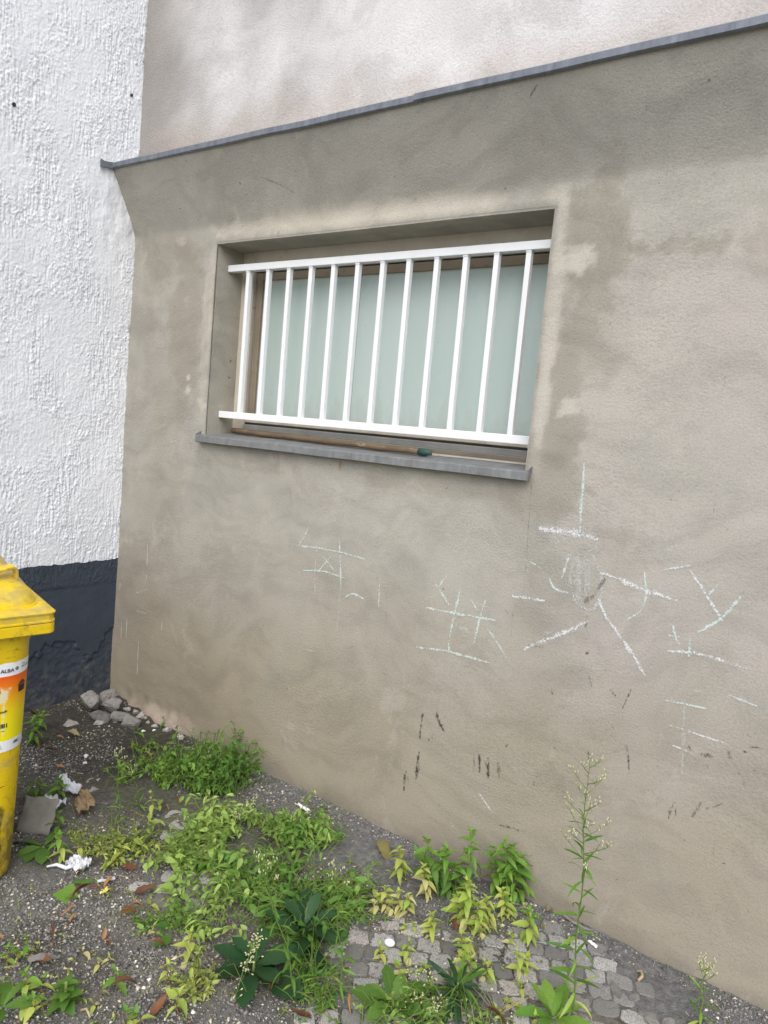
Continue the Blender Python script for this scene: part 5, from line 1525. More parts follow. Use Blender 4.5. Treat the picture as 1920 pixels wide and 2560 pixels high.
# -- masses of sprawling foliage
def mass(name, label, cat, poly, n_sprig, hfun, tone, L=0.036, flat=0.5, shapes=('ov',), seed=1, nl=(5, 9), stemlen=(0.08, 0.16), gaps=0.0, runners=0.3):
    r_ = random.Random(seed)
    xs_ = [q[0] for q in poly]; ys_ = [q[1] for q in poly]
    VV = []; FF = []; SV = []; SF = []; TT = []; nv = 0; ns = 0; cnt = 0; tries = 0
    while cnt < n_sprig * 1.5 and tries < 40000:
        tries += 1
        x = r_.uniform(min(xs_), max(xs_)); y = r_.uniform(min(ys_), max(ys_))
        x += r_.gauss(0, 0.02); y += r_.gauss(0, 0.02)
        if not in_poly(x, y, poly): continue
        nz = float(fbm(x * 5.5, y * 5.5, 3, seed * 7))
        if nz + r_.uniform(-0.15, 0.15) < gaps - 0.45: continue
        cnt += 1
        vig = 0.75 + 0.7 * max(-0.5, min(0.8, nz))
        h = hfun(x, y) * vig * (r_.uniform(0.25, 1.0) if r_.random() < 0.8 else r_.uniform(1.0, 1.8))
        ln = r_.uniform(*stemlen) * vig; az0 = r_.uniform(0, 6.283)
        hor = ln * flat * r_.uniform(0.5, 1.4)
        z0 = float(gz(x, y))
        droop_ = r_.uniform(0.0, 0.7) * h * flat
        pts = [Vector((x + math.cos(az0) * hor * u, y + math.sin(az0) * hor * u, z0 + h * (1 - (1 - u) ** 1.8) - droop_ * u ** 3)) for u in (0, 0.25, 0.5, 0.75, 1)]
        V, F = tube_vf(pts, [0.0018, 0.0016, 0.0014, 0.0012, 0.0008], 4, False)
        SV += [tuple(v) for v in V]; SF += [tuple(i + ns for i in f) for f in F]; ns += len(V)
        if r_.random() < runners:
            a2 = r_.uniform(0, 6.28); l2 = r_.uniform(0.08, 0.2)
            p2 = [pts[2] + Vector((math.cos(a2) * l2 * u, math.sin(a2) * l2 * u, 0.07 * math.sin(u * 2.6) * r_.uniform(0.5, 1))) for u in (0, 0.3, 0.6, 1)]
            V, F = tube_vf(p2, [0.0009, 0.0008, 0.0007, 0.0005], 3, False)
            SV += [tuple(v) for v in V]; SF += [tuple(i + ns for i in f) for f in F]; ns += len(V)
        k = r_.randint(*nl); az = r_.uniform(0, 6.28)
        tn = min(1, max(0, 0.5 + 0.9 * float(fbm(x * 4, y * 4, 2, seed + 50)) + r_.gauss(0, 0.22)))
        sz_ = r_.choice((0.55, 0.75, 0.9, 1.0, 1.2)) * vig
        sh = LV[r_.choice(shapes)]
        for i in range(k):
            u = 0.2 + 0.8 * (i + 0.5) / k
            q = along(pts, u)
            az += math.pi + (0.8 if i % 2 else 0) + r_.uniform(-0.5, 0.5)
            ll = 0.86 * L * sz_ * r_.uniform(0.65, 1.25) * (1.15 - 0.45 * u)
            V, F = sh[r_.randrange(len(sh))]
            m_ = Matrix.Rotation(az, 4, 'Z') @ Matrix.Rotation(-r_.uniform(-0.9, 0.7), 4, 'Y') @ Matrix.Rotation(r_.uniform(-0.8, 0.8), 4, 'X')
            A = np.array(m_.to_3x3())
            VV.append((V * ll) @ A.T + np.array(q)[None]); FF += [tuple(j + nv for j in f) for f in F]; nv += len(V)
            TT.append(np.full(len(V), min(1, max(0, tn + (0.35 if r_.random() < 0.06 else 0)))))
    root = thing(name, label, cat, (0, 0, 0)); root['kind'] = 'stuff'
    me = mesh('foliage', np.concatenate(VV), FF, M[tone], True)
    colattr(me, 'col', np.concatenate(TT)[:, None])
    a = ob('foliage', me, root); a['kind'] = 'stuff'
    b = ob('stems', mesh('stems', SV, SF, M['stemg'], True), root); b['kind'] = 'stuff'
    return root


B1 = [(0.815, -0.398), (0.844, -0.277), (0.862, -0.145), (0.952, -0.070), (1.052, -0.033), (1.194, -0.136), (1.230, -0.227), (1.164, -0.291), (1.074, -0.340), (0.960, -0.370), (0.905, -0.424)]
cB = (1.047, -0.225)
mass('weed_thicket', 'dense dark green thicket of weeds between bin and wall', 'weeds', B1, 210, lambda x, y: 0.05 + 0.15 * math.exp(-((x - cB[0]) ** 2 + (y - cB[1]) ** 2) / 0.05), 'Li', 0.042, 0.55, ('ov', 'ov', 'nl'), seed=3, gaps=0.25)
B2 = [(0.540, -0.252), (0.651, -0.136), (0.773, -0.220), (0.829, -0.354), (0.794, -0.506), (0.757, -0.515), (0.658, -0.338)]
mass('sparse_weeds', 'sparse low weeds on dark soil behind the thicket', 'weeds', B2, 46, lambda x, y: 0.06, 'Li', 0.036, 0.6, seed=4, nl=(3, 6), gaps=0.3)
C1 = [(1.314, -0.616), (1.244, -0.502), (1.332, -0.340), (1.482, -0.274), (1.637, -0.220), (1.780, -0.278), (1.818, -0.371), (1.742, -0.472), (1.688, -0.609), (1.726, -0.735), (1.760, -0.848), (1.699, -0.902), (1.615, -0.784), (1.434, -0.697)]
mass('weed_mat', 'sprawling pale green weed mat across the middle of the yard', 'weeds', C1, 205, lambda x, y: 0.085, 'Lj', 0.052, 0.9, ('ov', 'ov', 'ov', 'nl'), seed=5, stemlen=(0.08, 0.17), gaps=0.72, runners=0.5)
C2 = [(1.752, -0.809), (1.758, -0.680), (1.799, -0.535), (1.874, -0.439), (1.988, -0.390), (2.045, -0.445), (1.980, -0.530), (1.971, -0.636), (1.913, -0.734), (1.849, -0.835), (1.785, -0.870)]
mass('weed_mat', 'darker weed mat around the large dark-leaved rosette', 'weeds', C2, 140, lambda x, y: 0.065, 'Li', 0.050, 0.9, ('ov', 'ov', 'nl'), seed=6, stemlen=(0.08, 0.16), gaps=0.66, runners=0.5)
D1 = [(0.941, -0.877), (0.970, -0.773), (1.011, -0.700), (1.095, -0.708), (1.231, -0.653), (1.339, -0.644), (1.356, -0.724), (1.287, -0.771), (1.179, -0.814), (1.096, -0.853), (1.043, -0.903)]
mass('low_weeds', 'low yellowing weeds in a band from the bin towards the mat', 'weeds', D1, 95, lambda x, y: 0.04, 'Lk', 0.030, 0.8, seed=7, nl=(3, 6), stemlen=(0.05, 0.09), gaps=0.4)
D2 = [(1.513, -1.001), (1.512, -0.915), (1.657, -0.820), (1.706, -0.863), (1.618, -0.907), (1.565, -0.976)]
mass('low_weeds', 'short green weeds along the gravel below the cobble patch', 'weeds', D2, 45, lambda x, y: 0.045, 'Li', 0.040, 0.8, seed=8, nl=(3, 6), stemlen=(0.05, 0.1))
F1 = [(1.797, -1.000), (1.867, -0.945), (1.905, -1.009), (1.889, -1.060), (1.844, -1.039)]
mass('low_weeds', 'small tangle of weeds at the bottom left of the bud-laden plant', 'weeds', F1, 22, lambda x, y: 0.06, 'Lk', 0.042, 0.7, seed=9, nl=(3, 6), stemlen=(0.05, 0.1))
F2 = [(1.965, -0.745), (2.034, -0.717), (2.133, -0.782), (2.217, -0.834), (2.162, -0.892), (2.098, -0.867), (2.046, -0.799)]
mass('low_weeds', 'green trailing weeds in front of the thin narrow-leaved stem', 'weeds', F2, 50, lambda x, y: 0.06, 'Li', 0.046, 0.8, ('ov', 'nl'), seed=10, nl=(3, 7), stemlen=(0.06, 0.12))
F3 = [(2.243, -0.827), (2.280, -0.715), (2.357, -0.630), (2.473, -0.566), (2.553, -0.533), (2.590, -0.587), (2.270, -0.862)]
mass('low_weeds', 'mixed weeds and buds along the bottom edge under the spiky plant', 'weeds', F3, 60, lambda x, y: 0.05, 'Lj', 0.036, 0.8, ('ov', 'nl'), seed=12, nl=(3, 6), stemlen=(0.05, 0.1))


SD = [(0.941, -1.066), (0.807, -0.600), (1.222, -0.234), (1.834, -0.228), (2.394, -0.075), (2.688, -0.135), (2.863, -0.335), (1.612, -1.411)]
mass('seedlings', 'tiny scattered weed seedlings all over the gravel and cobbles', 'seedlings', SD, 120, lambda x, y: 0.022, 'Lk', 0.020, 0.7, seed=15, nl=(2, 5), stemlen=(0.02, 0.04), gaps=0.35, runners=0.05)


# -- rosettes
def rosette(label, x, y, n, L, shape, tone, e0=0.1, e1=0.9, name='rosette_plant', cat='plant', up_=0.0, group='leaf rosettes'):
    z = float(gz(x, y)) + 0.004
    t_ = thing(name, label, cat, (x, y, z), 0, group)
    V, F = tube_vf([(0, 0, -0.01), (0, 0, 0.006 + up_)], [0.005, 0.004], 6)
    ob('stem', mesh('stem', V, F, M['stemg'], True), t_)
    az = rng.uniform(0, 6)
    for i in range(n):
        az += 2.4 + rng.uniform(-0.2, 0.2)
        u = i / n
        put_leaf(t_, Vector((math.cos(az) * 0.006, math.sin(az) * 0.006, 0.004 + up_ * u)), az, e0 + (e1 - e0) * u + rng.uniform(-0.12, 0.12), L * (1.1 - 0.45 * u) * rng.uniform(0.85, 1.1), shape, tone, rng.uniform(-0.3, 0.3))
    return t_


rosette('large dark green rosette with long toothed leaves in the middle of the mat', *(1.952, -0.676), 15, 0.155, 'br', 'Ld', 0.15, 1.0, up_=0.05)
rosette('dark green broad-leaved plant under the drooping bud spray', *(1.944, -0.877), 12, 0.150, 'br', 'Ld', 0.05, 0.7, up_=0.04)
rosette('mid-green broad-leaved rosette at the bottom edge', *(2.301, -0.704), 11, 0.115, 'br', 'Lm', 0.3, 1.1)
rosette('fresh green dandelion rosette at the bottom right', *(2.660, -0.448), 10, 0.105, 'br', 'Lg', 0.4, 1.1)
rosette('round-leaved dark mallow plant in the left gravel', *(1.654, -1.265), 18, 0.046, 'hr', 'Lm', 0.0, 0.7, up_=0.06)
rosette('dark leaves at the left picture edge', *(1.550, -1.376), 6, 0.10, 'br', 'Lm', 0.1, 0.6)
rosette('toothed dark green leaves on gravel beside the bin', *(0.978, -0.935), 7, 0.115, 'br', 'Lm', 0.05, 0.5)


# -- horseweeds: tall stem, narrow leaves, airy flower heads
def horseweed(label, x, y, dx, dy, h, nleaf=26, L=0.085, branches=16, b0=0.6, stemr=0.0036, tone='Lm', bend=None, group='horseweeds', flower=True):
    z = float(gz(x, y)) - 0.006
    t_ = thing('horseweed', label, 'plant', (x, y, z), 0, group)
    n = 12
    if bend: pts = [Vector(q) for q in bend]; n = len(pts) - 1
    else: pts = stem_pts(dx, dy, h, n, 0.0035)
    V, F = tube_vf(pts, [stemr * (1 - 0.7 * i / n) for i in range(n + 1)], 7)
    ob('stem', mesh('stem', V, F, M['stemg'], True), t_)
    az = rng.uniform(0, 6)
    for i in range(nleaf):
        u = 0.10 + 0.72 * i / nleaf
        az += 2.4
        put_leaf(t_, along(pts, u), az, 0.15 + 0.5 * u + rng.uniform(-0.4, 0.4), L * (1.15 - 0.65 * u) * rng.uniform(0.75, 1.2), 'ln', rng.choice((tone, 'Lm', 'Lg')) if u > 0.15 else 'Ly', rng.uniform(-0.6, 0.6))
    for i in range(branches if flower else 0):
        u = b0 + (1 - b0) * i / branches
        az += 2.4
        q = along(pts, u)
        bl = (0.075 * (1.05 - 0.55 * (u - b0) / (1 - b0))) * rng.uniform(0.6, 1.15) * (h / 0.62 if h > 0.2 else 0.6)
        d = Vector((math.cos(az), math.sin(az), rng.uniform(0.5, 0.9)))
        d.normalize()
        bp = [q + d * (bl * k / 4) + Vector((0, 0, 0.010 * (k / 4) ** 2)) for k in range(5)]
        V, F = tube_vf(bp, [0.0012, 0.001, 0.0009, 0.0008, 0.0006], 4)
        for k in range(rng.randint(4, 7)):
            s_ = along(bp, rng.uniform(0.45, 1.0))
            e = s_ + Vector((rng.uniform(-1, 1), rng.uniform(-1, 1), rng.uniform(0.2, 1.4))) * 0.009
            b = len(V)
            v2, f2 = tube_vf([s_, e], 0.0005, 3); V += v2; F += [tuple(j + b for j in f) for f in f2]
        br = ob('branch', mesh('branch', V, F, M['stemg'], True), t_)
        V2 = []; F2 = []
        for k in range(rng.randint(4, 8)):
            c = along(bp, rng.uniform(0.5, 1.0)) + Vector((rng.uniform(-1, 1), rng.uniform(-1, 1), rng.uniform(0.2, 1.4))) * 0.009
            if k == 0: c = bp[-1]
            b = len(V2)
            v2, f2 = tube_vf([c + Vector((0, 0, -0.003)), c, c + Vector((0, 0, 0.0035))], [0.0008, 0.0016, 0.0010], 5); V2 += v2; F2 += [tuple(j + b for j in f) for f in f2]
        ob('flower_buds', mesh('flower_buds', V2, F2, M['bud'], True), br)['kind'] = 'stuff'
        if rng.random() < 0.8: put_leaf(t_, q, az + 0.5, 0.5, 0.03 * rng.uniform(0.7, 1.4), 'ln', 'Lg')
    return t_


horseweed('tall flowering horseweed rising in front of the chalk-marked wall', *(2.702, -0.425, -0.034, -0.023, 0.752), 44, 0.078, 20, 0.60, 0.0028)
horseweed('small slim horseweed at the right picture edge', *(2.986, -0.188, -0.009, -0.006, 0.182), 14, 0.05, 7, 0.75, 0.0022)
horseweed('thin upright narrow-leaved stem on the pale cobbles', *(2.176, -0.766, -0.045, -0.031, 0.380), 26, 0.05, 5, 0.85, 0.0022, 'Lg')
hx, hy, hdx, hdy, hh = (2.093, -0.861, -0.111, -0.076, 0.407)
horseweed('leaning horseweed stem crossing the dark rosette', hx, hy, hdx, hdy, hh, 34, 0.065, 6, 0.82, 0.0026, 'Lm')
horseweed('thin tall grassy stem at the left end of the thicket', *(1.054, -0.683, -0.021, -0.014, 0.298), 24, 0.055, 4, 0.9, 0.0018, 'Lm')
horseweed('short feathery stem beside the thin grassy one', *(0.995, -0.549, -0.030, -0.021, 0.155), 14, 0.05, 3, 0.9, 0.0016, 'Lm')
# spiky star of narrow leaves
sx0, sy0, sdx, sdy, sh_ = (2.427, -0.573, -0.002, -0.002, 0.061)
t_ = thing('spiky_plant', 'spiky dark green plant with a star of narrow leaves on the cobbles', 'plant', (sx0, sy0, float(gz(sx0, sy0))), 0, 'horseweeds')
pts = stem_pts(sdx, sdy, sh_, 6, 0.002)
V, F = tube_vf(pts, [0.003] * 7, 6); ob('stem', mesh('stem', V, F, M['stemg'], True), t_)
for i in range(46):
    put_leaf(t_, along(pts, 0.35 + 0.65 * rng.random()), i * 2.4, rng.uniform(-0.5, 0.7), rng.uniform(0.07, 0.125), 'ln', 'Ld' if i % 3 else 'Lm', rng.uniform(-0.5, 0.5))


# bud sprays: arching stalks with little pale buds
def spray(label, base, tips, group='bud sprays'):
    x, y = base; z = float(gz(x, y))
    t_ = thing('bud_spray', label, 'plant', (x, y, z), 0, group)
    for (tx, ty, tz, top) in tips:
        a = Vector((0, 0, 0)); b = Vector((tx - x, ty - y, tz)); m_ = a.lerp(b, 0.45) + Vector((0, 0, top))
        pts = [(a * (1 - u) ** 2 + m_ * 2 * u * (1 - u) + b * u * u) for u in np.linspace(0, 1, 12)]
        V, F = tube_vf(pts, [0.0016 - 0.0009 * i / 11 for i in range(12)], 5)
        V2 = []; F2 = []
        for k in range(26):
            u = rng.uniform(0.4, 1.0); s_ = along(pts, u)
            e = s_ + Vector((rng.gauss(0, 1), rng.gauss(0, 1), rng.gauss(0, 1))).normalized() * rng.uniform(0.006, 0.02)
            bq = len(V); v2, f2 = tube_vf([s_, e], 0.00055, 3); V += v2; F += [tuple(j + bq for j in f) for f in f2]
            bq = len(V2); d = (e - s_).normalized()
            v2, f2 = tube_vf([e - d * 0.002, e + d * 0.002, e + d * 0.005], [0.001, 0.0023, 0.001], 5); V2 += v2; F2 += [tuple(j + bq for j in f) for f in f2]
        s = ob('stalk', mesh('stalk', V, F, M['stemg'], True), t_)
        ob('buds', mesh('buds', V2, F2, M['bud'], True), s)['kind'] = 'stuff'
    return t_


q0 = (1.917, -0.821); q1 = (1.987, -0.991); q2 = (1.956, -0.925); q3 = (1.960, -0.892)
spray('pale bud spray drooping over the dark leaves to the gravel', q0, [(*q1, 0.02, 0.16), (*q2, 0.04, 0.18), (*q3, 0.05, 0.17)])
q0 = (2.428, -0.627); q1 = (2.301, -0.625); q2 = (2.323, -0.718); q3 = (2.400, -0.683)
spray('airy bud spray fanning out left of the spiky plant', q0, [(*q1, 0.05, 0.09), (*q2, 0.02, 0.08), (*q3, 0.03, 0.06)])
q0 = (1.366, -0.451); q1 = (1.360, -0.255); q2 = (1.412, -0.384)
spray('cream bud stalk reaching from the pale mat to the gravel strip', q0, [(*q1, 0.06, 0.08), (*q2, 0.09, 0.08)])
# dry grass tuft
gx0, gy0 = (2.538, -0.543)
t_ = thing('dry_grass_tuft', 'straw-coloured dry grass tuft at the bottom of the cobbles', 'grass', (gx0, gy0, float(gz(gx0, gy0))), 0)
for i in range(22):
    a = rng.uniform(0, 6.28); ln = rng.uniform(0.06, 0.15); e = rng.uniform(0.1, 1.2)
    pts = [Vector((math.cos(a) * ln * u * math.cos(e), math.sin(a) * ln * u * math.cos(e), ln * u * math.sin(e) - 0.05 * u * u * ln * 8 * 0.3)) for u in (0, 0.35, 0.7, 1)]
    V, F = tube_vf(pts, [0.0009, 0.0008, 0.0006, 0.0003], 3)
    ob('blade', mesh('blade', V, F, M['drygr']), t_)

# ------------------------------------------------------------------ fallen leaves and litter
DL = [
    ('Lr', 0.085, (1.725, -1.174), 'long curled rust-brown leaf lying alone in the bottom gravel'),
    ('Lr', 0.075, (1.844, -1.146), 'rust-brown folded leaf beside the pair of wide-leaved weeds'),
    ('Lo', 0.055, (1.348, -1.045), 'narrow orange dead leaf in the upper gravel'),
    ('Lo', 0.035, (1.371, -1.053), 'short orange leaf scrap just below the narrow orange leaf'),
    ('Lr', 0.075, (1.318, -0.983), 'crumpled rust leaf left of the yellow scrap'),
    ('Lr', 0.085, (1.401, -0.873), 'long rust-brown leaf near the cobble patch'),
    ('Lr', 0.06, (1.342, -0.956), 'dark rust leaf under the yellow scrap'),
    ('Lr', 0.07, (1.478, -0.983), 'rust leaf at the edge of the short green weeds'),
    ('Lo', 0.055, (1.474, -0.937), 'tan-orange leaf leaning on the short green weeds'),
    ('Lo', 0.040, (1.513, -1.060), 'small bright orange curled leaf in mid gravel'),
    ('Lr', 0.045, (1.379, -1.132), 'small brown-orange leaf in the left gravel'),
    ('Lr', 0.040, (1.567, -1.071), 'dark red-brown leaf scrap right of the seedling string'),
    ('Lr', 0.06, (1.656, -1.002), 'crumpled maroon leaf left of the bright yellow weed'),
    ('Lr', 0.08, (1.442, -1.227), 'rust leaf behind the grey wood splinter'),
    ('Lo', 0.07, (1.345, -1.265), 'orange leaf standing at the left picture edge'),
    ('Lo', 0.05, (1.290, -0.877), 'bright orange leaf beside the white paper strip'),
    ('Lo', 0.035, (1.203, -0.931), 'pale orange leaf below the crumpled white paper'),
    ('Lr', 0.09, (1.240, -0.805), 'dark brown crumpled leaf under the yellowing weed'),
    ('Lr', 0.075, (0.395, -0.605), 'rust-red leaf on the soil behind the bin'),
    ('Lo', 0.04, (0.501, -0.607), 'small orange leaf on the soil near the bin'),
    ('Lo', 0.055, (2.204, -0.773), 'orange curled leaf at the foot of the thin upright stem'),
    ('Lr', 0.08, (2.161, -0.871), 'rust leaf under the trailing weeds at the bottom'),
    ('Lr', 0.115, (2.051, -0.936), 'long twisted purple-brown leaf on the bottom cobbles'),
    ('Lr', 0.05, (1.833, -0.986), 'brown leaf in the small weed tangle'),
    ('Lo', 0.035, (1.853, -0.997), 'little orange leaf under the small weed tangle'),
    ('Lr', 0.06, (0.040, -0.434), 'tan-red leaf among weeds behind the bin'),
    ('Lr', 0.05, (0.153, -0.171), 'rust-red leaf jammed between the rubble stones'),
    ('Lr', 0.06, (0.278, -0.552), 'curled brown leaf on soil beside the bin'),
    ('Lo', 0.05, (0.316, -0.495), 'small orange-brown leaf in the middle of the bare soil'),
    ('Lr', 0.05, (2.284, -0.317), 'dark dry leaf under the broad bushy clump'),
    ('Lr', 0.08, (2.517, -0.572), 'brown crumpled leaf beside the dry grass tuft'),
    ('Lt', 0.05, (2.474, -0.035), 'dry tan leaf at the wall joint above the cobbles'),
    ('Lt', 0.06, (0.671, -0.291), 'bleached curled leaf behind the thicket'),
    ('Lr', 0.05, (1.078, -0.417), 'dark red leaf at the front of the thicket'),
    ('Lo', 0.035, (1.060, -0.479), 'orange leaf scrap by the pale cobbles in front of the thicket'),
    ('Lt', 0.07, (0.289, -0.428), 'limp yellow-brown leaf on the soil below the rubble'),
]
for i, (tn, L_, (x, y), lb) in enumerate(DL):
    V, F = LV['dd'][i % 4]
    V = V * L_
    a = rng.uniform(0, 6.28)
    o = ob('dead_leaf', mesh('dead_leaf', V, F, M[tn], True))
    mz = float(V[:, 2].min())
    o.location = (x, y, float(gz(x, y)) + 0.004 - mz); o.rotation_euler = (rng.uniform(-0.25, 0.25), rng.uniform(-0.2, 0.1), a)
    tag(o, lb, 'leaf', 'fallen leaves')
for i, (x, y, L_, lb) in enumerate(((*(1.240, -1.025), 0.085, 'fallen broad green leaf in the upper left gravel'), (*(1.282, -1.043), 0.06, 'fallen green leaf just below the broad one'), (*(1.256, -0.960), 0.07, 'fallen light green leaf above the yellow scrap'), (*(1.671, -0.943), 0.065, 'fallen grey-green leaf left of the bright yellow weed'))):
    o = ob('green_leaf', leaf_me('hr' if i != 1 else 'br', 0, 'Lg' if i < 3 else 'Lm'))
    o.location = (x, y, float(gz(x, y)) + 0.016); o.scale = (L_, L_, L_); o.rotation_euler = (0.1, 0.1, i * 1.3)
    tag(o, lb, 'leaf', 'fallen leaves')


def sheet(name, label, cat, xy, sx_, sy_, mat, rz, crumple, lift=0.006, tilt_=(0, 0), n=12, seed=1, outline=0.12, fr=3.0, group=None, thick=0.0015):
    V = []; u = np.linspace(-0.5, 0.5, n)
    U, W_ = np.meshgrid(u, u)
    ex = 1 + outline * fbm(U * 3, W_ * 3, 2, seed)
    X = U * sx_ * ex; Y = W_ * sy_ * (1 + outline * fbm(U * 3, W_ * 3, 2, seed + 5))
    Z = crumple * fbm(U * fr, W_ * fr, 3, seed + 9, 0.6)
    Vt = np.stack([X, Y, Z], -1).reshape(-1, 3); Vb = Vt - np.array([0, 0, thick])
    ft = grid_faces(n, n); fb = ft[:, ::-1] + n * n
    bd = [i for i in range(n)] + [n * (j + 1) - 1 for j in range(1, n)] + [n * n - 1 - i for i in range(1, n)] + [n * (n - 1 - j) for j in range(1, n - 1)]
    sd = [(bd[(i + 1) % len(bd)], bd[i], bd[i] + n * n, bd[(i + 1) % len(bd)] + n * n) for i in range(len(bd))]
    o = ob(name, mesh(name, np.concatenate([Vt, Vb]), list(map(tuple, ft)) + list(map(tuple, fb)) + sd, M[mat], True))
    o.location = (xy[0], xy[1], float(gz(*xy)) + lift - float(Z.min()) * 0.6); o.rotation_euler = (tilt_[0], tilt_[1], rz)
    return tag(o, label, cat, group)


sheet('paper_tissue', 'torn white tissue caught in weeds near the bin', 'tissue', (0.726, -0.669), 0.06, 0.042, 'tissue', 0.6, 0.018, 0.03, (0.35, 0.2), seed=3, outline=0.12, n=16)
sheet('paper_tissue', 'upright torn corner of white tissue beside the larger piece', 'tissue', (0.695, -0.679), 0.04, 0.07, 'tissue', 1.9, 0.012, 0.045, (0.9, 0.3), seed=5, outline=0.12, n=16)
sheet('plastic_scrap', 'flat pale plastic scrap behind the cardboard', 'plastic scrap', (0.739, -0.766), 0.09, 0.06, 'tissue', 0.4, 0.02, 0.012, seed=7, outline=0.3)
sheet('crumpled_paper', 'crumpled white paper with a long twisted tail on the gravel', 'paper', (1.157, -0.915), 0.07, 0.055, 'tissue', 0.3, 0.020, 0.010, seed=9, outline=0.12, fr=5, n=20)
V, F = tube_vf([(*(1.088, -0.987), 0.016), (*(1.110, -0.964), 0.022), (*(1.141, -0.949), 0.016), (*(1.155, -0.931), 0.024)], [0.003, 0.006, 0.007, 0.009], 6)
tail = ob('twisted_tail', mesh('twisted_tail', V, F, M['tissue'], True))
_cp = bpy.data.objects['crumpled_paper']
tail.parent = _cp
bpy.context.view_layer.update()
tail.matrix_parent_inverse = (Matrix.Translation(_cp.location) @ _cp.rotation_euler.to_matrix().to_4x4()).inverted()
sheet('cardboard_scrap', 'grey wet cardboard scrap leaning against the bin foot', 'cardboard', (0.842, -0.884), 0.125, 0.125, 'card', R(33), 0.006, 0.052, (R(58), 0), seed=11, outline=0.10)
V, F = tube_vf([(*(0.768, -0.889), 0.045), (*(0.806, -0.903), 0.02), (*(0.849, -0.906), 0.012)], [0.004, 0.006, 0.003], 6)
o = ob('paper_strip', mesh('paper_strip', V, F, M['cardb'], True)); tag(o, 'curled beige paper strip between bin and cardboard scrap', 'paper')
sheet('brown_paper', 'large limp brown leaf-like paper in the weeds near the tissue', 'paper', (0.858, -0.706), 0.10, 0.065, 'cardb', R(-15), 0.03, 0.03, (0.5, 0), seed=13, outline=0.14, n=16)
sheet('paper_strip', 'thin white paper strip beside an orange leaf', 'paper', (1.283, -0.894), 0.055, 0.014, 'tissue', R(62), 0.004, 0.008, seed=15)
sheet('yellow_scrap', 'tiny bright yellow scrap on the gravel', 'scrap', (1.338, -0.937), 0.016, 0.034, 'yscrap', R(10), 0.006, 0.01, seed=17)
V, F = leaf_vf(0.27, 1.3, 0.55, 'broad', 9, 0.9, 0.08, 0.3)
o = ob('dry_leaf', mesh('dry_leaf', V * 0.115, F, M['Lv'], True)); tag(o, 'big dry olive-brown leaf propped at the wall foot', 'leaf', 'fallen leaves')
o.location = (*(1.828, -0.120), 0.035); o.rotation_euler = (0.35, -0.1, R(-12))
bm = bmesh.new(); bmesh.ops.create_uvsphere(bm, u_segments=14, v_segments=8, radius=1)
me = bpy.data.meshes.new('oval_shell'); bm.to_mesh(me); bm.free(); me.materials.append(M['shell']); me.polygons.foreach_set('use_smooth', [True] * len(me.polygons))
o = ob('oval_shell', me); xy = (2.166, -0.523); o.location = (*xy, float(gz(*xy)) + 0.018); o.scale = (0.017, 0.013, 0.008); o.rotation_euler = (0.3, 0, 0.3)
tag(o, 'smooth white oval shell on the cobbles', 'shell')
V, F = tube_vf([(*(1.449, -1.248), 0.022), (*(1.465, -1.225), 0.026), (*(1.481, -1.203), 0.022), (*(1.495, -1.186), 0.016)], [0.008, 0.010, 0.008, 0.002], 6)
tag(ob('wood_splinter', mesh('wood_splinter', V, F, M['twig'])), 'grey weathered wood splinter on the left gravel', 'stick')
V, F = tube_vf([(*(1.424, -1.291), 0.012), (*(1.440, -1.270), 0.014)], [0.004, 0.004], 5)
tag(ob('pale_stalk', mesh('pale_stalk', V, F, M['drygr'])), 'short pale stalk lying by the grey wood splinter', 'stick')
V, F = tube_vf([(*(2.790, -0.105), 0.012), (*(2.804, -0.102), 0.016), (*(2.811, -0.123), 0.016), (*(2.805, -0.143), 0.012)], [0.004, 0.0045, 0.0045, 0.004], 8)
tag(ob('bent_straw', mesh('bent_straw', V, F, M['drygr'], True)), 'pale hook-shaped straw on the gravel near the wall', 'straw')
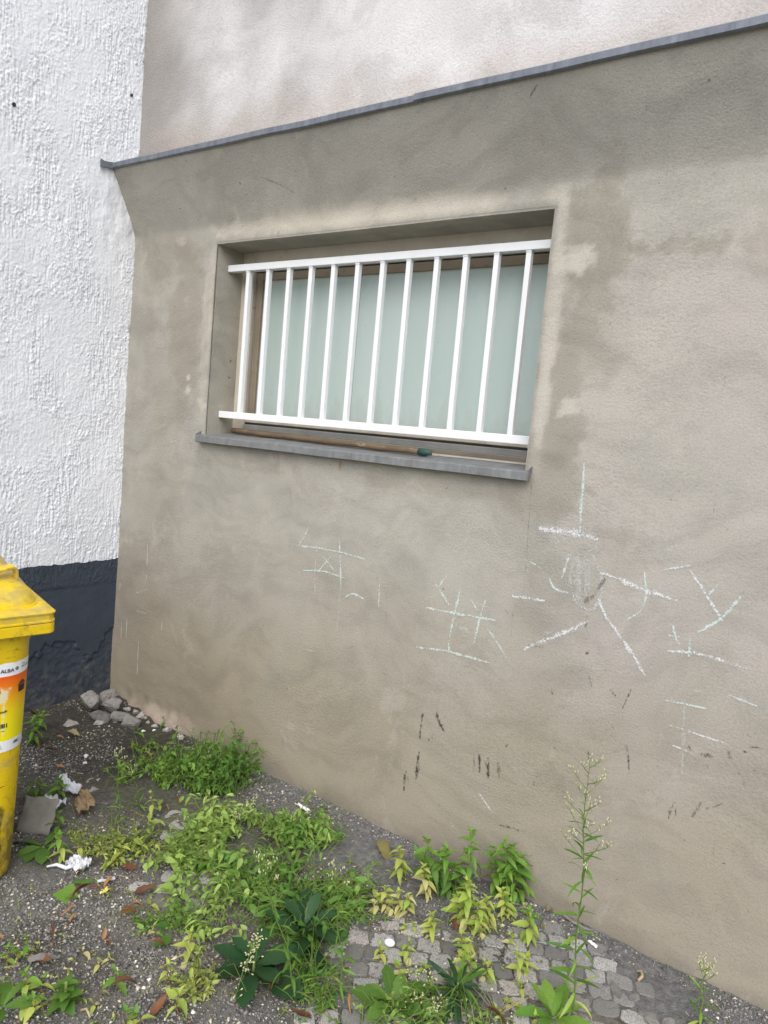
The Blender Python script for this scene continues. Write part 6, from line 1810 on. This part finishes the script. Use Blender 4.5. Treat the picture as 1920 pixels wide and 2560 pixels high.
V, F = tube_vf([(*(1.697, -1.248), 0.012), (*(1.710, -1.240), 0.018), (*(1.735, -1.246), 0.012)], [0.003, 0.0035, 0.003], 6)
tag(ob('bent_straw', mesh('bent_straw', V, F, M['drygr'], True)), 'bent tan stalk in the bottom left gravel', 'straw')
sheet('plaster_flake', 'white elongated plaster flake on the gravel strip by the wall', 'plaster chip', (1.454, -0.109), 0.075, 0.02, 'shell', R(-8), 0.006, 0.008, seed=21, outline=0.3)
sheet('plaster_flake', 'thin white splinter beside the tall horseweed', 'plaster chip', (2.649, -0.089), 0.03, 0.012, 'shell', R(-20), 0.003, 0.01, seed=23, outline=0.3)
V, F = tube_vf([(*(2.521, -0.016), 0.02), (*(2.559, -0.025), 0.016), (*(2.598, -0.023), 0.012), (*(2.640, -0.012), 0.01)], [0.004, 0.005, 0.005, 0.003], 6)
tag(ob('dry_twig', mesh('dry_twig', V, F, M['twig'])), 'bleached twig along the wall foot behind the tall horseweed', 'stick')
# leaf caught in a cobweb under the sill
V, F = LV['dd'][0]
wx_, wz_ = (1.424, 1.420)
o = ob('dead_leaf', mesh('dead_leaf', V * 0.045, F, M['Lo'], True)); o.location = (wx_, float(wall_y(wx_, wz_)) - 0.012, wz_ + 0.008); o.rotation_euler = (0.3, R(55), R(-170))
tag(o, 'small orange leaf hanging under the window sill', 'leaf', 'fallen leaves')

# tall flank rubble: loose flat stone slabs at the bottom right of the cobbles
for i, (xy, s, lb) in enumerate((((2.857, -0.245), (0.065, 0.05, 0.022), 'angular pale stone slab at the bottom right'), ((2.921, -0.244), (0.08, 0.05, 0.024), 'large pale stone slab at the bottom right edge'), ((2.764, -0.220), (0.085, 0.035, 0.02), 'long pale stone splinter right of the tall horseweed'), ((2.884, -0.268), (0.06, 0.05, 0.03), 'small grey stone between the two pale slabs'), ((2.812, -0.203), (0.06, 0.04, 0.02), 'flat white stone above the pale slabs'))):
    stone('loose_stone', 300 + i, xy, s, 0.3 + i, lb, 'stone', 'rubble', 0.0, 'loose stones by the cobbles')
